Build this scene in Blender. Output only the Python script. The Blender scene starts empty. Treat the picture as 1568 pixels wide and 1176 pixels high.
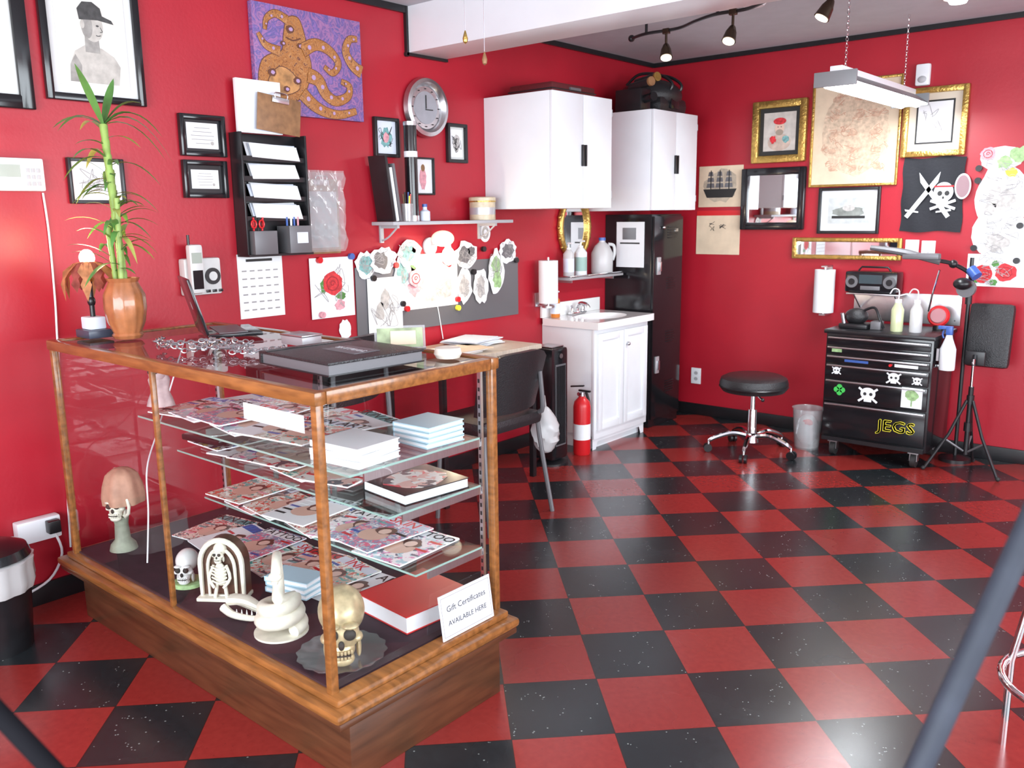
import bpy, bmesh, math, random
from mathutils import Matrix, Vector
random.seed(7)
V=Vector
PI=math.pi
# ------------------------------------------------------------------ materials
_m={}
def mat(name,col=(.8,.8,.8),rough=.5,metal=0,noise=0,ns=20,bump=0,bs=60,emit=None,es=0,coat=0,trans=0,stretch=None,spec=None):
    if name in _m: return _m[name]
    m=bpy.data.materials.new(name);m.use_nodes=True
    nt=m.node_tree;b=nt.nodes["Principled BSDF"];L=nt.links.new
    b.inputs["Base Color"].default_value=(*col,1);b.inputs["Roughness"].default_value=rough;b.inputs["Metallic"].default_value=metal
    b.inputs["Coat Weight"].default_value=coat;b.inputs["Coat Roughness"].default_value=.08
    if spec is not None: b.inputs["Specular IOR Level"].default_value=spec
    if trans: b.inputs["Transmission Weight"].default_value=trans
    if emit: b.inputs["Emission Color"].default_value=(*emit,1);b.inputs["Emission Strength"].default_value=es
    tc=nt.nodes.new("ShaderNodeTexCoord");mp=nt.nodes.new("ShaderNodeMapping");L(tc.outputs["Object"],mp.inputs[0])
    if stretch: mp.inputs["Scale"].default_value=stretch
    if noise>0:
        n=nt.nodes.new("ShaderNodeTexNoise");n.inputs["Scale"].default_value=ns;n.inputs["Detail"].default_value=5;L(mp.outputs[0],n.inputs["Vector"])
        r=nt.nodes.new("ShaderNodeValToRGB");r.color_ramp.elements[0].position=.3;r.color_ramp.elements[1].position=.7
        r.color_ramp.elements[0].color=(*[c*(1-noise) for c in col],1);r.color_ramp.elements[1].color=(*[min(1,c*(1+noise*.5)) for c in col],1)
        L(n.outputs["Fac"],r.inputs[0]);L(r.outputs[0],b.inputs["Base Color"])
    if bump>0:
        n=nt.nodes.new("ShaderNodeTexNoise");n.inputs["Scale"].default_value=bs;L(mp.outputs[0],n.inputs["Vector"])
        bp=nt.nodes.new("ShaderNodeBump");bp.inputs["Strength"].default_value=bump;bp.inputs["Distance"].default_value=.01
        L(n.outputs["Fac"],bp.inputs["Height"]);L(bp.outputs[0],b.inputs["Normal"])
    _m[name]=m;return m
def patt(name,cols,scale=20,kind="V",rough=.3,off=0,const=True,dist=0,rand=1):
    if name in _m: return _m[name]
    m=bpy.data.materials.new(name);m.use_nodes=True;nt=m.node_tree;b=nt.nodes["Principled BSDF"];L=nt.links.new
    b.inputs["Roughness"].default_value=rough
    tc=nt.nodes.new("ShaderNodeTexCoord");mp=nt.nodes.new("ShaderNodeMapping");L(tc.outputs["Object"],mp.inputs[0]);mp.inputs["Location"].default_value=(off,off*.7,off*.3)
    r=nt.nodes.new("ShaderNodeValToRGB");cr=r.color_ramp
    if const: cr.interpolation='CONSTANT'
    n=len(cols)
    while len(cr.elements)<n: cr.elements.new(.5)
    for i,c in enumerate(cols):
        cr.elements[i].position=(i/n if kind=="V" else (.28+.44*i/n));cr.elements[i].color=(*c,1)
    if kind=="V":
        t=nt.nodes.new("ShaderNodeTexVoronoi");t.inputs["Scale"].default_value=scale;t.inputs["Randomness"].default_value=rand
        sp=nt.nodes.new("ShaderNodeSeparateColor")
        if dist:
            nn=nt.nodes.new("ShaderNodeTexNoise");nn.inputs["Scale"].default_value=scale*.6;L(mp.outputs[0],nn.inputs["Vector"])
            mx=nt.nodes.new("ShaderNodeMix");mx.data_type='VECTOR';mx.inputs[0].default_value=dist;L(mp.outputs[0],mx.inputs[4]);L(nn.outputs["Color"],mx.inputs[5]);L(mx.outputs[1],t.inputs["Vector"])
        else: L(mp.outputs[0],t.inputs["Vector"])
        L(t.outputs["Color"],sp.inputs[0]);L(sp.outputs[0],r.inputs[0])
    else:
        t=nt.nodes.new("ShaderNodeTexNoise");t.inputs["Scale"].default_value=scale;t.inputs["Detail"].default_value=3;t.inputs["Distortion"].default_value=dist*4
        L(mp.outputs[0],t.inputs["Vector"]);L(t.outputs["Fac"],r.inputs[0])
    L(r.outputs[0],b.inputs["Base Color"]);_m[name]=m;return m
def glassmat(name,tint=(1,1,1),base=.04,rough=.02,mixd=0,dcol=(.8,.8,.8)):
    if name in _m: return _m[name]
    m=bpy.data.materials.new(name);m.use_nodes=True;nt=m.node_tree;nt.nodes.clear();L=nt.links.new
    o=nt.nodes.new("ShaderNodeOutputMaterial");t=nt.nodes.new("ShaderNodeBsdfTransparent");t.inputs[0].default_value=(*tint,1)
    g=nt.nodes.new("ShaderNodeBsdfGlossy");g.inputs["Roughness"].default_value=rough
    f=nt.nodes.new("ShaderNodeLayerWeight");f.inputs[0].default_value=.5;mx=nt.nodes.new("ShaderNodeMixShader")
    p=nt.nodes.new("ShaderNodeMath");p.operation='POWER';L(f.outputs["Facing"],p.inputs[0]);p.inputs[1].default_value=4.5
    q=nt.nodes.new("ShaderNodeMath");q.operation='MULTIPLY_ADD';L(p.outputs[0],q.inputs[0]);q.inputs[1].default_value=.9-base;q.inputs[2].default_value=base;L(q.outputs[0],mx.inputs[0])
    src=t.outputs[0]
    if mixd:
        d=nt.nodes.new("ShaderNodeBsdfDiffuse");d.inputs[0].default_value=(*dcol,1);m2=nt.nodes.new("ShaderNodeMixShader");m2.inputs[0].default_value=mixd
        L(t.outputs[0],m2.inputs[1]);L(d.outputs[0],m2.inputs[2]);src=m2.outputs[0]
    L(src,mx.inputs[1]);L(g.outputs[0],mx.inputs[2]);L(mx.outputs[0],o.inputs[0]);_m[name]=m;return m

WHITE=mat("white_paint",(.80,.83,.86),.3,noise=.04,ns=4)
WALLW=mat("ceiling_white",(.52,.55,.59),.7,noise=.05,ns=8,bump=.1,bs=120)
RED=mat("red_wall_paint",(.40,.010,.024),.38,noise=.10,ns=2.5,bump=.04,bs=60)
BLK=mat("black_satin",(.012,.012,.014),.32,noise=.2)
BLKG=mat("black_gloss",(.01,.01,.012),.14,noise=.1)
BLKM=mat("black_matte",(.008,.008,.010),.9,noise=.1,spec=.05)
LEA=mat("black_leather",(.018,.018,.02),.33,bump=.3,bs=200)
CHR=mat("chrome",(.8,.8,.82),.08,1);STEEL=mat("brushed_steel",(.62,.63,.65),.3,1,noise=.1,stretch=(1,20,1))
SIL=mat("silver_plastic",(.5,.5,.52),.35,.4)
OAK=mat("oak_wood",(.27,.105,.028),.28,noise=.45,ns=9,stretch=(1,6,6),coat=.4)
OAKD=mat("oak_dark",(.095,.034,.014),.38,noise=.4,ns=5,stretch=(1,1,9),coat=.3)
PAPER=mat("paper",(.83,.85,.87),.6,noise=.03,ns=6);PAPB=mat("paper_bluish",(.70,.76,.86),.6,noise=.04)
CREAM=mat("aged_paper",(.72,.58,.42),.6,noise=.15,ns=8)
GOLD=mat("gold_frame",(.55,.36,.10),.3,.85,noise=.25,ns=40,bump=.3,bs=80)
MIRR=mat("mirror_glass",(.85,.87,.88),.02,1)
GLASS=glassmat("clear_glass",(.985,.995,.99),.04);PLAS=glassmat("clear_plastic",(.9,.92,.93),.08,.15,.22)
FROST=glassmat("frosted_plastic",(.9,.93,.95),.05,.3,.6)
GREY=mat("grey_metal",(.16,.16,.17),.4,.3);LGREY=mat("light_grey",(.45,.46,.48),.5)
PENC=mat("pencil_line",(.32,.31,.31),.7);INK=mat("ink_black",(.02,.02,.02),.6);SHADE=mat("pencil_shade",(.5,.48,.46),.7,noise=.3,ns=40)
REDP=mat("red_plastic",(.6,.015,.02),.3);ROSE=mat("rose_red",(.65,.03,.04),.6,noise=.4,ns=60);GRN=mat("leaf_green",(.08,.25,.05),.5,noise=.3,ns=30)
GRNP=mat("pale_green",(.35,.55,.25),.6,noise=.4,ns=50);TEAL=mat("teal_print",(.2,.42,.42),.6,noise=.5,ns=50);PINK=mat("pink_print",(.75,.35,.4),.6,noise=.3,ns=50)
YEL=mat("yellow_print",(.85,.75,.05),.5);BONE=mat("bone",(.78,.76,.64),.4,noise=.15,ns=30);BRN=mat("brown_hardboard",(.28,.14,.06),.5,noise=.3,ns=30)
BLUE=mat("blue_plastic",(.05,.12,.4),.35);RUB=mat("rubber",(.02,.02,.02),.6)
# ------------------------------------------------------------------ mesh builder
WL=Matrix(((0,0,1,0),(1,0,0,0),(0,1,0,0),(0,0,0,1)))      # left wall: local x=+Y, y=+Z, z=+X
WB=Matrix(((1,0,0,0),(0,0,-1,0),(0,1,0,0),(0,0,0,1)))     # back wall: local x=+X, y=+Z, z=-Y
def RZ(deg,loc=(0,0,0)): return Matrix.Translation(loc)@Matrix.Rotation(math.radians(deg),4,'Z')
def RX(deg,loc=(0,0,0)): return Matrix.Translation(loc)@Matrix.Rotation(math.radians(deg),4,'X')
def RY(deg,loc=(0,0,0)): return Matrix.Translation(loc)@Matrix.Rotation(math.radians(deg),4,'Y')
class M:
    def __init__(s,name,T=None):
        s.name=name;s.T=T or Matrix();s.bm=bmesh.new();s.mats=[]
    def mi(s,m):
        if m not in s.mats: s.mats.append(m)
        return s.mats.index(m)
    def add(s,t,m,X=None):
        X=s.T@(X or Matrix());i=s.mi(m);flip=X.to_3x3().determinant()<0
        vm=[s.bm.verts.new(X@v.co) for v in t.verts];t.verts.index_update()
        for f in t.faces:
            vs=[vm[v.index] for v in f.verts]
            if flip: vs.reverse()
            try: nf=s.bm.faces.new(vs);nf.material_index=i;nf.smooth=True
            except ValueError: pass
        t.free()
    def box(s,c,d,m,X=None,bev=0):
        t=bmesh.new();bmesh.ops.create_cube(t,size=1)
        for v in t.verts: v.co=V((v.co.x*d[0],v.co.y*d[1],v.co.z*d[2]))
        if bev: bmesh.ops.bevel(t,geom=t.edges[:],offset=min(bev,min(d)*.45),segments=2,affect='EDGES',profile=.6)
        s.add(t,m,(X or Matrix())@Matrix.Translation(c));return s
    def bx(s,x0,x1,y0,y1,z0,z1,m,bev=0,X=None): return s.box(((x0+x1)/2,(y0+y1)/2,(z0+z1)/2),(x1-x0,y1-y0,z1-z0),m,X,bev)
    def cyl(s,a,b,r,m,r2=None,seg=24,X=None):
        a=V(a);b=V(b);d=b-a;t=bmesh.new();bmesh.ops.create_cone(t,cap_ends=True,segments=seg,radius1=r,radius2=r if r2 is None else r2,depth=d.length)
        s.add(t,m,(X or Matrix())@Matrix.Translation((a+b)/2)@d.to_track_quat('Z','Y').to_matrix().to_4x4());return s
    def sph(s,c,r,m,X=None,u=20,v=12):
        if not hasattr(r,'__len__'): r=(r,r,r)
        t=bmesh.new();bmesh.ops.create_uvsphere(t,u_segments=u,v_segments=v,radius=1)
        s.add(t,m,(X or Matrix())@Matrix.Translation(c)@Matrix.Diagonal((*r,1)));return s
    def lathe(s,prof,m,c=(0,0,0),seg=32,X=None,rip=0,ripn=8):
        t=bmesh.new();rows=[]
        for r,z in prof:
            rows.append([t.verts.new((max(r,1e-5)*(1+rip*math.cos(ripn*2*PI*k/seg))*math.cos(2*PI*k/seg),max(r,1e-5)*(1+rip*math.cos(ripn*2*PI*k/seg))*math.sin(2*PI*k/seg),z)) for k in range(seg)])
        for a,b in zip(rows,rows[1:]):
            for k in range(seg): t.faces.new((a[k],a[(k+1)%seg],b[(k+1)%seg],b[k]))
        bmesh.ops.remove_doubles(t,verts=t.verts,dist=1e-4)
        s.add(t,m,(X or Matrix())@Matrix.Translation(c));return s
    def tube(s,pts,r,m,seg=8,sm=0,closed=False,X=None,flat=1):
        P=[V(p) for p in pts];n=len(P)
        R=list(r) if hasattr(r,'__len__') else [r]*n
        if sm:
            Q=[];RR=[]
            rng=range(n if closed else n-1)
            for i in rng:
                g=lambda k:P[k%n] if closed else P[min(max(k,0),n-1)]
                p0,p1,p2,p3=g(i-1),g(i),g(i+1),g(i+2)
                for k in range(sm):
                    t=k/sm;Q.append(.5*((2*p1)+(p2-p0)*t+(2*p0-5*p1+4*p2-p3)*t*t+(3*p1-p0-3*p2+p3)*t**3));RR.append(R[i]*(1-t)+R[(i+1)%n]*t)
            if not closed: Q.append(P[-1]);RR.append(R[-1])
            P,R=Q,RR;n=len(P)
        t=bmesh.new();rows=[];up=None
        for i in range(n):
            d=(P[(i+1)%n]-P[i-1]) if closed else (P[min(i+1,n-1)]-P[max(i-1,0)])
            if d.length<1e-9: d=V((0,0,1))
            d.normalize()
            if up is None: up=V((0,0,1)) if abs(d.z)<.9 else V((1,0,0))
            x=d.cross(up)
            if x.length<1e-6: x=d.cross(V((0,1,0)))
            x.normalize();up=x.cross(d).normalized()
            rows.append([t.verts.new(P[i]+(x*math.cos(2*PI*k/seg)+up*flat*math.sin(2*PI*k/seg))*R[i]) for k in range(seg)])
        for i in range(n if closed else n-1):
            a=rows[i];b=rows[(i+1)%n]
            for k in range(seg): t.faces.new((a[k],b[k],b[(k+1)%seg],a[(k+1)%seg]))
        if not closed: t.faces.new(rows[0]);t.faces.new(rows[-1][::-1])
        bmesh.ops.recalc_face_normals(t,faces=t.faces)
        s.add(t,m,X);return s
    def poly(s,pts,m,X=None,th=0):
        t=bmesh.new();vs=[t.verts.new(p if len(p)==3 else (p[0],p[1],0)) for p in pts];f=t.faces.new(vs)
        if th:
            e=bmesh.ops.extrude_face_region(t,geom=[f]);
            for v in [g for g in e['geom'] if isinstance(g,bmesh.types.BMVert)]: v.co.z+=th
            bmesh.ops.recalc_face_normals(t,faces=t.faces)
        s.add(t,m,X);return s
    def ell(s,cx,cy,rx,ry,z,m,n=20,X=None,jit=0,rot=0,th=0):
        pts=[]
        for k in range(n):
            a=2*PI*k/n;q=1+random.uniform(-jit,jit);x=rx*q*math.cos(a);y=ry*q*math.sin(a)
            pts.append((cx+x*math.cos(rot)-y*math.sin(rot),cy+x*math.sin(rot)+y*math.cos(rot),z))
        return s.poly(pts,m,X,th)
    def rib(s,pts,w,z,m,sm=6,X=None):
        return s.tube([(p[0],p[1],z) for p in pts],w,m,seg=4,sm=sm,X=X,flat=.15)
    def text(s,body,size,m,X=None,ext=.0005,align='CENTER'):
        cu=bpy.data.curves.new("t",'FONT');cu.body=body;cu.size=size;cu.align_x=align;cu.align_y='CENTER';cu.extrude=ext;cu.resolution_u=2
        ob=bpy.data.objects.new("t",cu);bpy.context.collection.objects.link(ob);bpy.context.view_layer.update()
        me=bpy.data.meshes.new_from_object(ob);t=bmesh.new();t.from_mesh(me)
        bpy.data.objects.remove(ob);bpy.data.curves.remove(cu);bpy.data.meshes.remove(me)
        s.add(t,m,X);return s
    def done(s,ang=38):
        me=bpy.data.meshes.new(s.name);
        co=[v.co for v in s.bm.verts]
        mn=V([min(c[i] for c in co) for i in range(3)]);mx=V([max(c[i] for c in co) for i in range(3)])
        o=V(((mn.x+mx.x)/2,(mn.y+mx.y)/2,mn.z)) if s.name!="floor" else V((0,0,0))
        for v in s.bm.verts: v.co-=o
        s.bm.to_mesh(me);s.bm.free()
        for m in s.mats: me.materials.append(m)
        me.set_sharp_from_angle(angle=math.radians(ang))
        ob=bpy.data.objects.new(s.name,me);ob.location=o;bpy.context.collection.objects.link(ob);return ob

# ------------------------------------------------------------------ room shell
H=2.569;XR=6.2;YF=-7.6
def floor_mat():
    m=bpy.data.materials.new("checker_vinyl");m.use_nodes=True;nt=m.node_tree;b=nt.nodes["Principled BSDF"];L=nt.links.new;N=nt.nodes.new
    tc=N("ShaderNodeTexCoord");sub=N("ShaderNodeVectorMath");sub.operation='SUBTRACT';L(tc.outputs["Object"],sub.inputs[0]);sub.inputs[1].default_value=(1.824,-3.820,0)
    mp=N("ShaderNodeMapping");mp.inputs["Rotation"].default_value=(0,0,-math.radians(45.43));L(sub.outputs[0],mp.inputs[0])
    sc=N("ShaderNodeVectorMath");sc.operation='SCALE';sc.inputs[3].default_value=1/.3048;L(mp.outputs[0],sc.inputs[0])
    sx=N("ShaderNodeSeparateXYZ");L(sc.outputs[0],sx.inputs[0])
    def mth(op,a,b_=None):
        n=N("ShaderNodeMath");n.operation=op
        for i,v in enumerate((a,b_)):
            if v is None: continue
            if isinstance(v,(int,float)): n.inputs[i].default_value=v
            else: L(v,n.inputs[i])
        return n.outputs[0]
    fx=mth('FLOOR',sx.outputs[0]);fy=mth('FLOOR',sx.outputs[1]);par=mth('MULTIPLY',mth('FRACT',mth('MULTIPLY',mth('ADD',fx,fy),.5)),2)
    gx=mth('ABSOLUTE',mth('SUBTRACT',mth('FRACT',sx.outputs[0]),.5));gy=mth('ABSOLUTE',mth('SUBTRACT',mth('FRACT',sx.outputs[1]),.5))
    joint=mth('GREATER_THAN',mth('MAXIMUM',gx,gy),.4945)
    v=N("ShaderNodeTexVoronoi");v.inputs["Scale"].default_value=75;L(tc.outputs["Object"],v.inputs["Vector"])
    n1=N("ShaderNodeTexNoise");n1.inputs["Scale"].default_value=22;L(tc.outputs["Object"],n1.inputs["Vector"])
    chip=mth('MULTIPLY',mth('LESS_THAN',v.outputs["Distance"],.20),mth('GREATER_THAN',n1.outputs["Fac"],.60))
    n2=N("ShaderNodeTexNoise");n2.inputs["Scale"].default_value=45;n2.inputs["Detail"].default_value=4;L(tc.outputs["Object"],n2.inputs["Vector"])
    cmb=N("ShaderNodeCombineXYZ");L(fx,cmb.inputs[0]);L(fy,cmb.inputs[1]);wn=N("ShaderNodeTexWhiteNoise");wn.noise_dimensions='2D';L(cmb.outputs[0],wn.inputs["Vector"])
    def mix(f,a,b_):
        x=N("ShaderNodeMix");x.data_type='RGBA'
        if isinstance(f,(int,float)): x.inputs[0].default_value=f
        else: L(f,x.inputs[0])
        for i,c in ((6,a),(7,b_)):
            if isinstance(c,tuple): x.inputs[i].default_value=(*c,1)
            else: L(c,x.inputs[i])
        return x.outputs[2]
    red=mix(n2.outputs["Fac"],(.22,.017,.015),(.32,.034,.028));red=mix(mth('MULTIPLY',wn.outputs[0],.35),red,(.16,.014,.013))
    blk=mix(n2.outputs["Fac"],(.008,.010,.012),(.022,.027,.030))
    redc=mix(mth('MULTIPLY',chip,.35),red,(.10,.01,.01));blkc=mix(mth('MULTIPLY',chip,.8),blk,(.30,.33,.31))
    col=mix(par,redc,blkc);col=mix(mth('MULTIPLY',joint,.8),col,(.012,.006,.006));L(col,b.inputs["Base Color"])
    n3=N("ShaderNodeTexNoise");n3.inputs["Scale"].default_value=3.5;L(tc.outputs["Object"],n3.inputs["Vector"])
    b.inputs["IOR"].default_value=1.5
    L(mth('ADD',mth('MULTIPLY',n3.outputs["Fac"],.12),.20),b.inputs["Roughness"])
    b.inputs["Coat Weight"].default_value=.2;b.inputs["Coat Roughness"].default_value=.2
    n4=N("ShaderNodeTexNoise");n4.inputs["Scale"].default_value=7;L(tc.outputs["Object"],n4.inputs["Vector"])
    bp=N("ShaderNodeBump");bp.inputs["Strength"].default_value=.05;bp.inputs["Distance"].default_value=.01;L(n4.outputs["Fac"],bp.inputs["Height"]);L(bp.outputs[0],b.inputs["Normal"]);L(bp.outputs[0],b.inputs["Coat Normal"])
    return m
FL=floor_mat()
M("floor").bx(-.1,XR+.1,YF-.1,.1,-.1,0,FL).done()
M("ceiling").bx(-.1,XR+.1,YF-.1,.1,H,H+.1,WALLW).done()
M("wall_left").bx(-.1,0,YF-.1,.1,0,H,RED).done()
M("wall_back").bx(0,XR,0,.1,0,H,RED).done()
def winwall(name,axis,pos,a0,a1,o0,o1,z0,z1):
    m=M(name)
    def b(p0,p1,q0,q1):
        if axis=='x': m.bx(pos,pos+.1,p0,p1,q0,q1,RED)
        else: m.bx(p0,p1,pos-.1,pos,q0,q1,RED)
    b(a0,o0,0,H);b(o1,a1,0,H);b(o0,o1,0,z0);b(o0,o1,z1,H);m.done()
    w=M("window_1" if axis=='x' else "window_2")
    def f(p0,p1,q0,q1,mm=WHITE,t=.06):
        if axis=='x': w.bx(pos+.02,pos+.02+t,p0,p1,q0,q1,mm)
        else: w.bx(p0,p1,pos-.02-t,pos-.02,q0,q1,mm)
    n=3;f(o0,o1,z0,z0+.05);f(o0,o1,z1-.05,z1)
    for k in range(n+1):
        c=o0+(o1-o0)*k/n;c=min(max(c,o0+.03),o1-.03);f(c-.03,c+.03,z0+.05,z1-.05)
    w.done()
winwall("wall_right",'x',XR,YF,0,-6.4,-.9,.7,2.25)
winwall("wall_front",'y',YF,0,XR,.9,5.8,.35,2.3)
M("ceiling_beam").bx(0,XR,-2.45,-2.17,2.34,H,WHITE,bev=.003).done()
M("trim_1").bx(0,.018,YF,-2.45,H-.035,H,BLK).bx(0,.018,-2.17,0,H-.03,H,BLK).bx(0,.02,-2.465,-2.45,2.32,H,BLK).bx(0,.02,-2.47,-2.16,2.325,2.34,BLK).done()
M("trim_2").bx(.018,XR,-.018,0,H-.03,H,BLK).done()
M("baseboard_back").bx(.0,XR,-.015,0,0,.085,BLK,bev=.003).done()
M("baseboard_left").bx(0,.015,YF,-.016,0,.085,BLK,bev=.003).done()

# ------------------------------------------------------------------ framed pictures
def frame(name,T,a0,a1,z0,z1,fw,fm,back=PAPER,mw=0,art=None,artm=None,depth=.025,bev=.005):
    m=M(name,T);d=depth/2+.001
    m.bx(a0,a0+fw,z0,z1,.001,depth,fm,bev).bx(a1-fw,a1,z0,z1,.001,depth,fm,bev)
    m.bx(a0+fw*.7,a1-fw*.7,z1-fw,z1,.001,depth*.98,fm,bev).bx(a0+fw*.7,a1-fw*.7,z0,z0+fw,.001,depth*.98,fm,bev)
    m.bx(a0+fw*.5,a1-fw*.5,z0+fw*.5,z1-fw*.5,.001,depth*.35,back)
    zf=depth*.35+.0006
    cx=(a0+a1)/2;cz=(z0+z1)/2;w=a1-a0-2*fw-2*mw;h=z1-z0-2*fw-2*mw
    if artm: m.bx(cx-w/2,cx+w/2,cz-h/2,cz+h/2,zf-.0005,zf+.0012,artm);zf+=.0018
    if art: art(m,cx,cz,w,h,zf)
    return m.done()
def boy(m,cx,cz,w,h,z):
    sh=mat("graphite_skin",(.50,.48,.44),.7,noise=.25,ns=25);dk=mat("graphite_dark",(.06,.06,.06),.7,noise=.4,ns=40);md=mat("graphite_mid",(.32,.31,.29),.7,noise=.3,ns=30)
    m.poly([(cx-.36*w,cz-.46*h,z),(cx+.34*w,cz-.46*h,z),(cx+.38*w,cz-.28*h,z),(cx+.30*w,cz-.19*h,z),(cx+.13*w,cz-.12*h,z),(cx-.10*w,cz-.1*h,z),(cx-.26*w,cz-.17*h,z),(cx-.34*w,cz-.3*h,z)],sh)
    m.poly([(cx-.36*w,cz-.46*h,z+.0003),(cx-.2*w,cz-.46*h,z+.0003),(cx-.18*w,cz-.3*h,z+.0003),(cx-.26*w,cz-.2*h,z+.0003),(cx-.34*w,cz-.3*h,z+.0003)],md)
    m.poly([(cx-.11*w,cz-.17*h,z+.0004),(cx+.1*w,cz-.17*h,z+.0004),(cx+.09*w,cz+.05*h,z+.0004),(cx-.10*w,cz+.05*h,z+.0004)],md)
    m.ell(cx+.02*w,cz+.08*h,.15*w,.145*h,z+.0007,sh,n=30);m.ell(cx-.06*w,cz+.08*h,.08*w,.12*h,z+.0009,md,n=24);m.ell(cx-.12*w,cz+.09*h,.03*w,.04*h,z+.0011,sh)
    m.poly([(cx-.16*w,cz+.13*h,z+.0013),(cx+.10*w,cz+.145*h,z+.0013),(cx+.33*w,cz+.125*h,z+.0013),(cx+.30*w,cz+.16*h,z+.0013),(cx+.17*w,cz+.19*h,z+.0013),(cx+.15*w,cz+.26*h,z+.0013),(cx+.04*w,cz+.31*h,z+.0013),(cx-.10*w,cz+.30*h,z+.0013),(cx-.18*w,cz+.23*h,z+.0013)],dk)
    m.ell(cx+.09*w,cz+.09*h,.022*w,.009*h,z+.0014,dk).rib([(cx+.13*w,cz+.08*h),(cx+.155*w,cz+.04*h),(cx+.12*w,cz+.035*h)],.0012,z+.0014,dk).rib([(cx+.06*w,cz+.0*h),(cx+.09*w,cz-.005*h),(cx+.13*w,cz+.003*h)],.0015,z+.0014,dk)
def lines(n=4,col=PENC):
    def f(m,cx,cz,w,h,z):
        for k in range(n):
            y=cz+h*(.3-.6*k/max(1,n-1));ww=w*random.uniform(.2,.38);m.bx(cx-ww,cx+ww,y-h*.012,y+h*.012,z-.0003,z+.0004,col)
        m.ell(cx+w*.3,cz-h*.28,h*.08,h*.08,z+.0005,SHADE)
    return f
def scrib(m,cx,cz,w,h,z,n=7,col=None,lw=.0012):
    for k in range(n):
        px=cx+random.uniform(-.3,.3)*w;pz=cz+random.uniform(-.3,.3)*h
        m.rib([(min(max(px+random.uniform(-.2,.2)*w,cx-.45*w),cx+.45*w),min(max(pz+random.uniform(-.2,.2)*h,cz-.45*h),cz+.45*h)) for _ in range(6)],lw,z,col or PENC,sm=5)
def rose(m,cx,cz,r,z,c1=ROSE,c2=None):
    c2=c2 or mat("rose_dark",(.35,.01,.02),.6)
    m.ell(cx,cz,r,r*.95,z,c1,n=18,jit=.10)
    for k in range(6):
        a=k*PI/3;m.tube([(cx+r*.55*math.cos(a+t_)*(1+.1*t_),cz+r*.55*math.sin(a+t_),z+.0006) for t_ in (0,.35,.7,1.0)],r*.05,c2,seg=4,flat=.3)
    m.tube([(cx+r*.28*math.cos(t_)*(1-t_/9),cz+r*.28*math.sin(t_)*(1-t_/9),z+.0006) for t_ in [i*.8 for i in range(9)]],r*.05,c2,seg=4,flat=.3)
def portrait(m,cx,cz,w,h,z):
    m.ell(cx,cz-.28*h,.36*w,.22*h,z,mat("portrait_shirt",(.55,.42,.35),.6,noise=.3));m.ell(cx-.2*w,cz-.2*h,.1*w,.1*h,z+.0003,ROSE,jit=.2);m.ell(cx+.2*w,cz-.2*h,.1*w,.1*h,z+.0003,TEAL,jit=.2)
    m.ell(cx,cz+.1*h,.15*w,.17*h,z+.0006,mat("portrait_skin",(.7,.5,.4),.6));m.ell(cx,cz+.27*h,.2*w,.09*h,z+.0009,ROSE);m.ell(cx,cz-.02*h,.12*w,.08*h,z+.0009,mat("beard",(.35,.28,.22),.7))
    m.ell(cx-.05*w,cz+.12*h,.02*w,.012*h,z+.001,INK).ell(cx+.05*w,cz+.12*h,.02*w,.012*h,z+.001,INK)
MATB=mat("mat_board",(.62,.64,.62),.25,noise=.04);MATG=mat("mat_grey",(.68,.70,.70),.2,noise=.04,coat=.3)
frame("framed_sketch",WL,-4.86,-4.345,1.90,2.46,.05,BLKG,MATB,.08,lines(5),PAPER)
frame("framed_portrait_drawing",WL,-4.30,-3.915,1.945,2.45,.028,BLKG,MATG,.03,boy,mat("drawing_paper",(.68,.68,.63),.35,noise=.04))
frame("framed_photo",WL,-4.255,-4.035,1.56,1.735,.014,BLK,PAPER,.02,lambda m,cx,cz,w,h,z:scrib(m,cx,cz,w,h,z,12,PENC,.0015),PAPB)
frame("framed_certificate",WL,-3.78,-3.565,1.76,1.935,.022,BLKG,BLK,.012,lines(5),PAPER)
frame("framed_certificate",WL,-3.78,-3.57,1.585,1.745,.022,BLKG,BLK,.018,lines(5),PAPER)
frame("framed_tattoo_print",WL,-2.71,-2.54,1.80,2.0,.018,BLK,PAPB,.012,lambda m,cx,cz,w,h,z:(m.ell(cx,cz,.34*w,.34*h,z,TEAL,jit=.2),m.ell(cx,cz,.2*w,.2*h,z+.0006,PINK,jit=.2),scrib(m,cx,cz,w,h,z+.001,5,INK)))
frame("framed_tattoo_print",WL,-2.18,-2.02,1.79,2.005,.02,BLK,MATB,.012,lambda m,cx,cz,w,h,z:(m.ell(cx,cz,.3*w,.3*h,z,SHADE,jit=.15),scrib(m,cx,cz,w,h,z+.001,6,INK)),PAPER)
frame("framed_tattoo_print",WL,-2.45,-2.29,1.61,1.81,.01,BLK,PAPER,.01,lambda m,cx,cz,w,h,z:(m.ell(cx,cz-.1*h,.22*w,.34*h,z,PINK,jit=.12),m.ell(cx+.02*w,cz+.28*h,.12*w,.12*h,z+.0006,BRN)))
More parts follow.
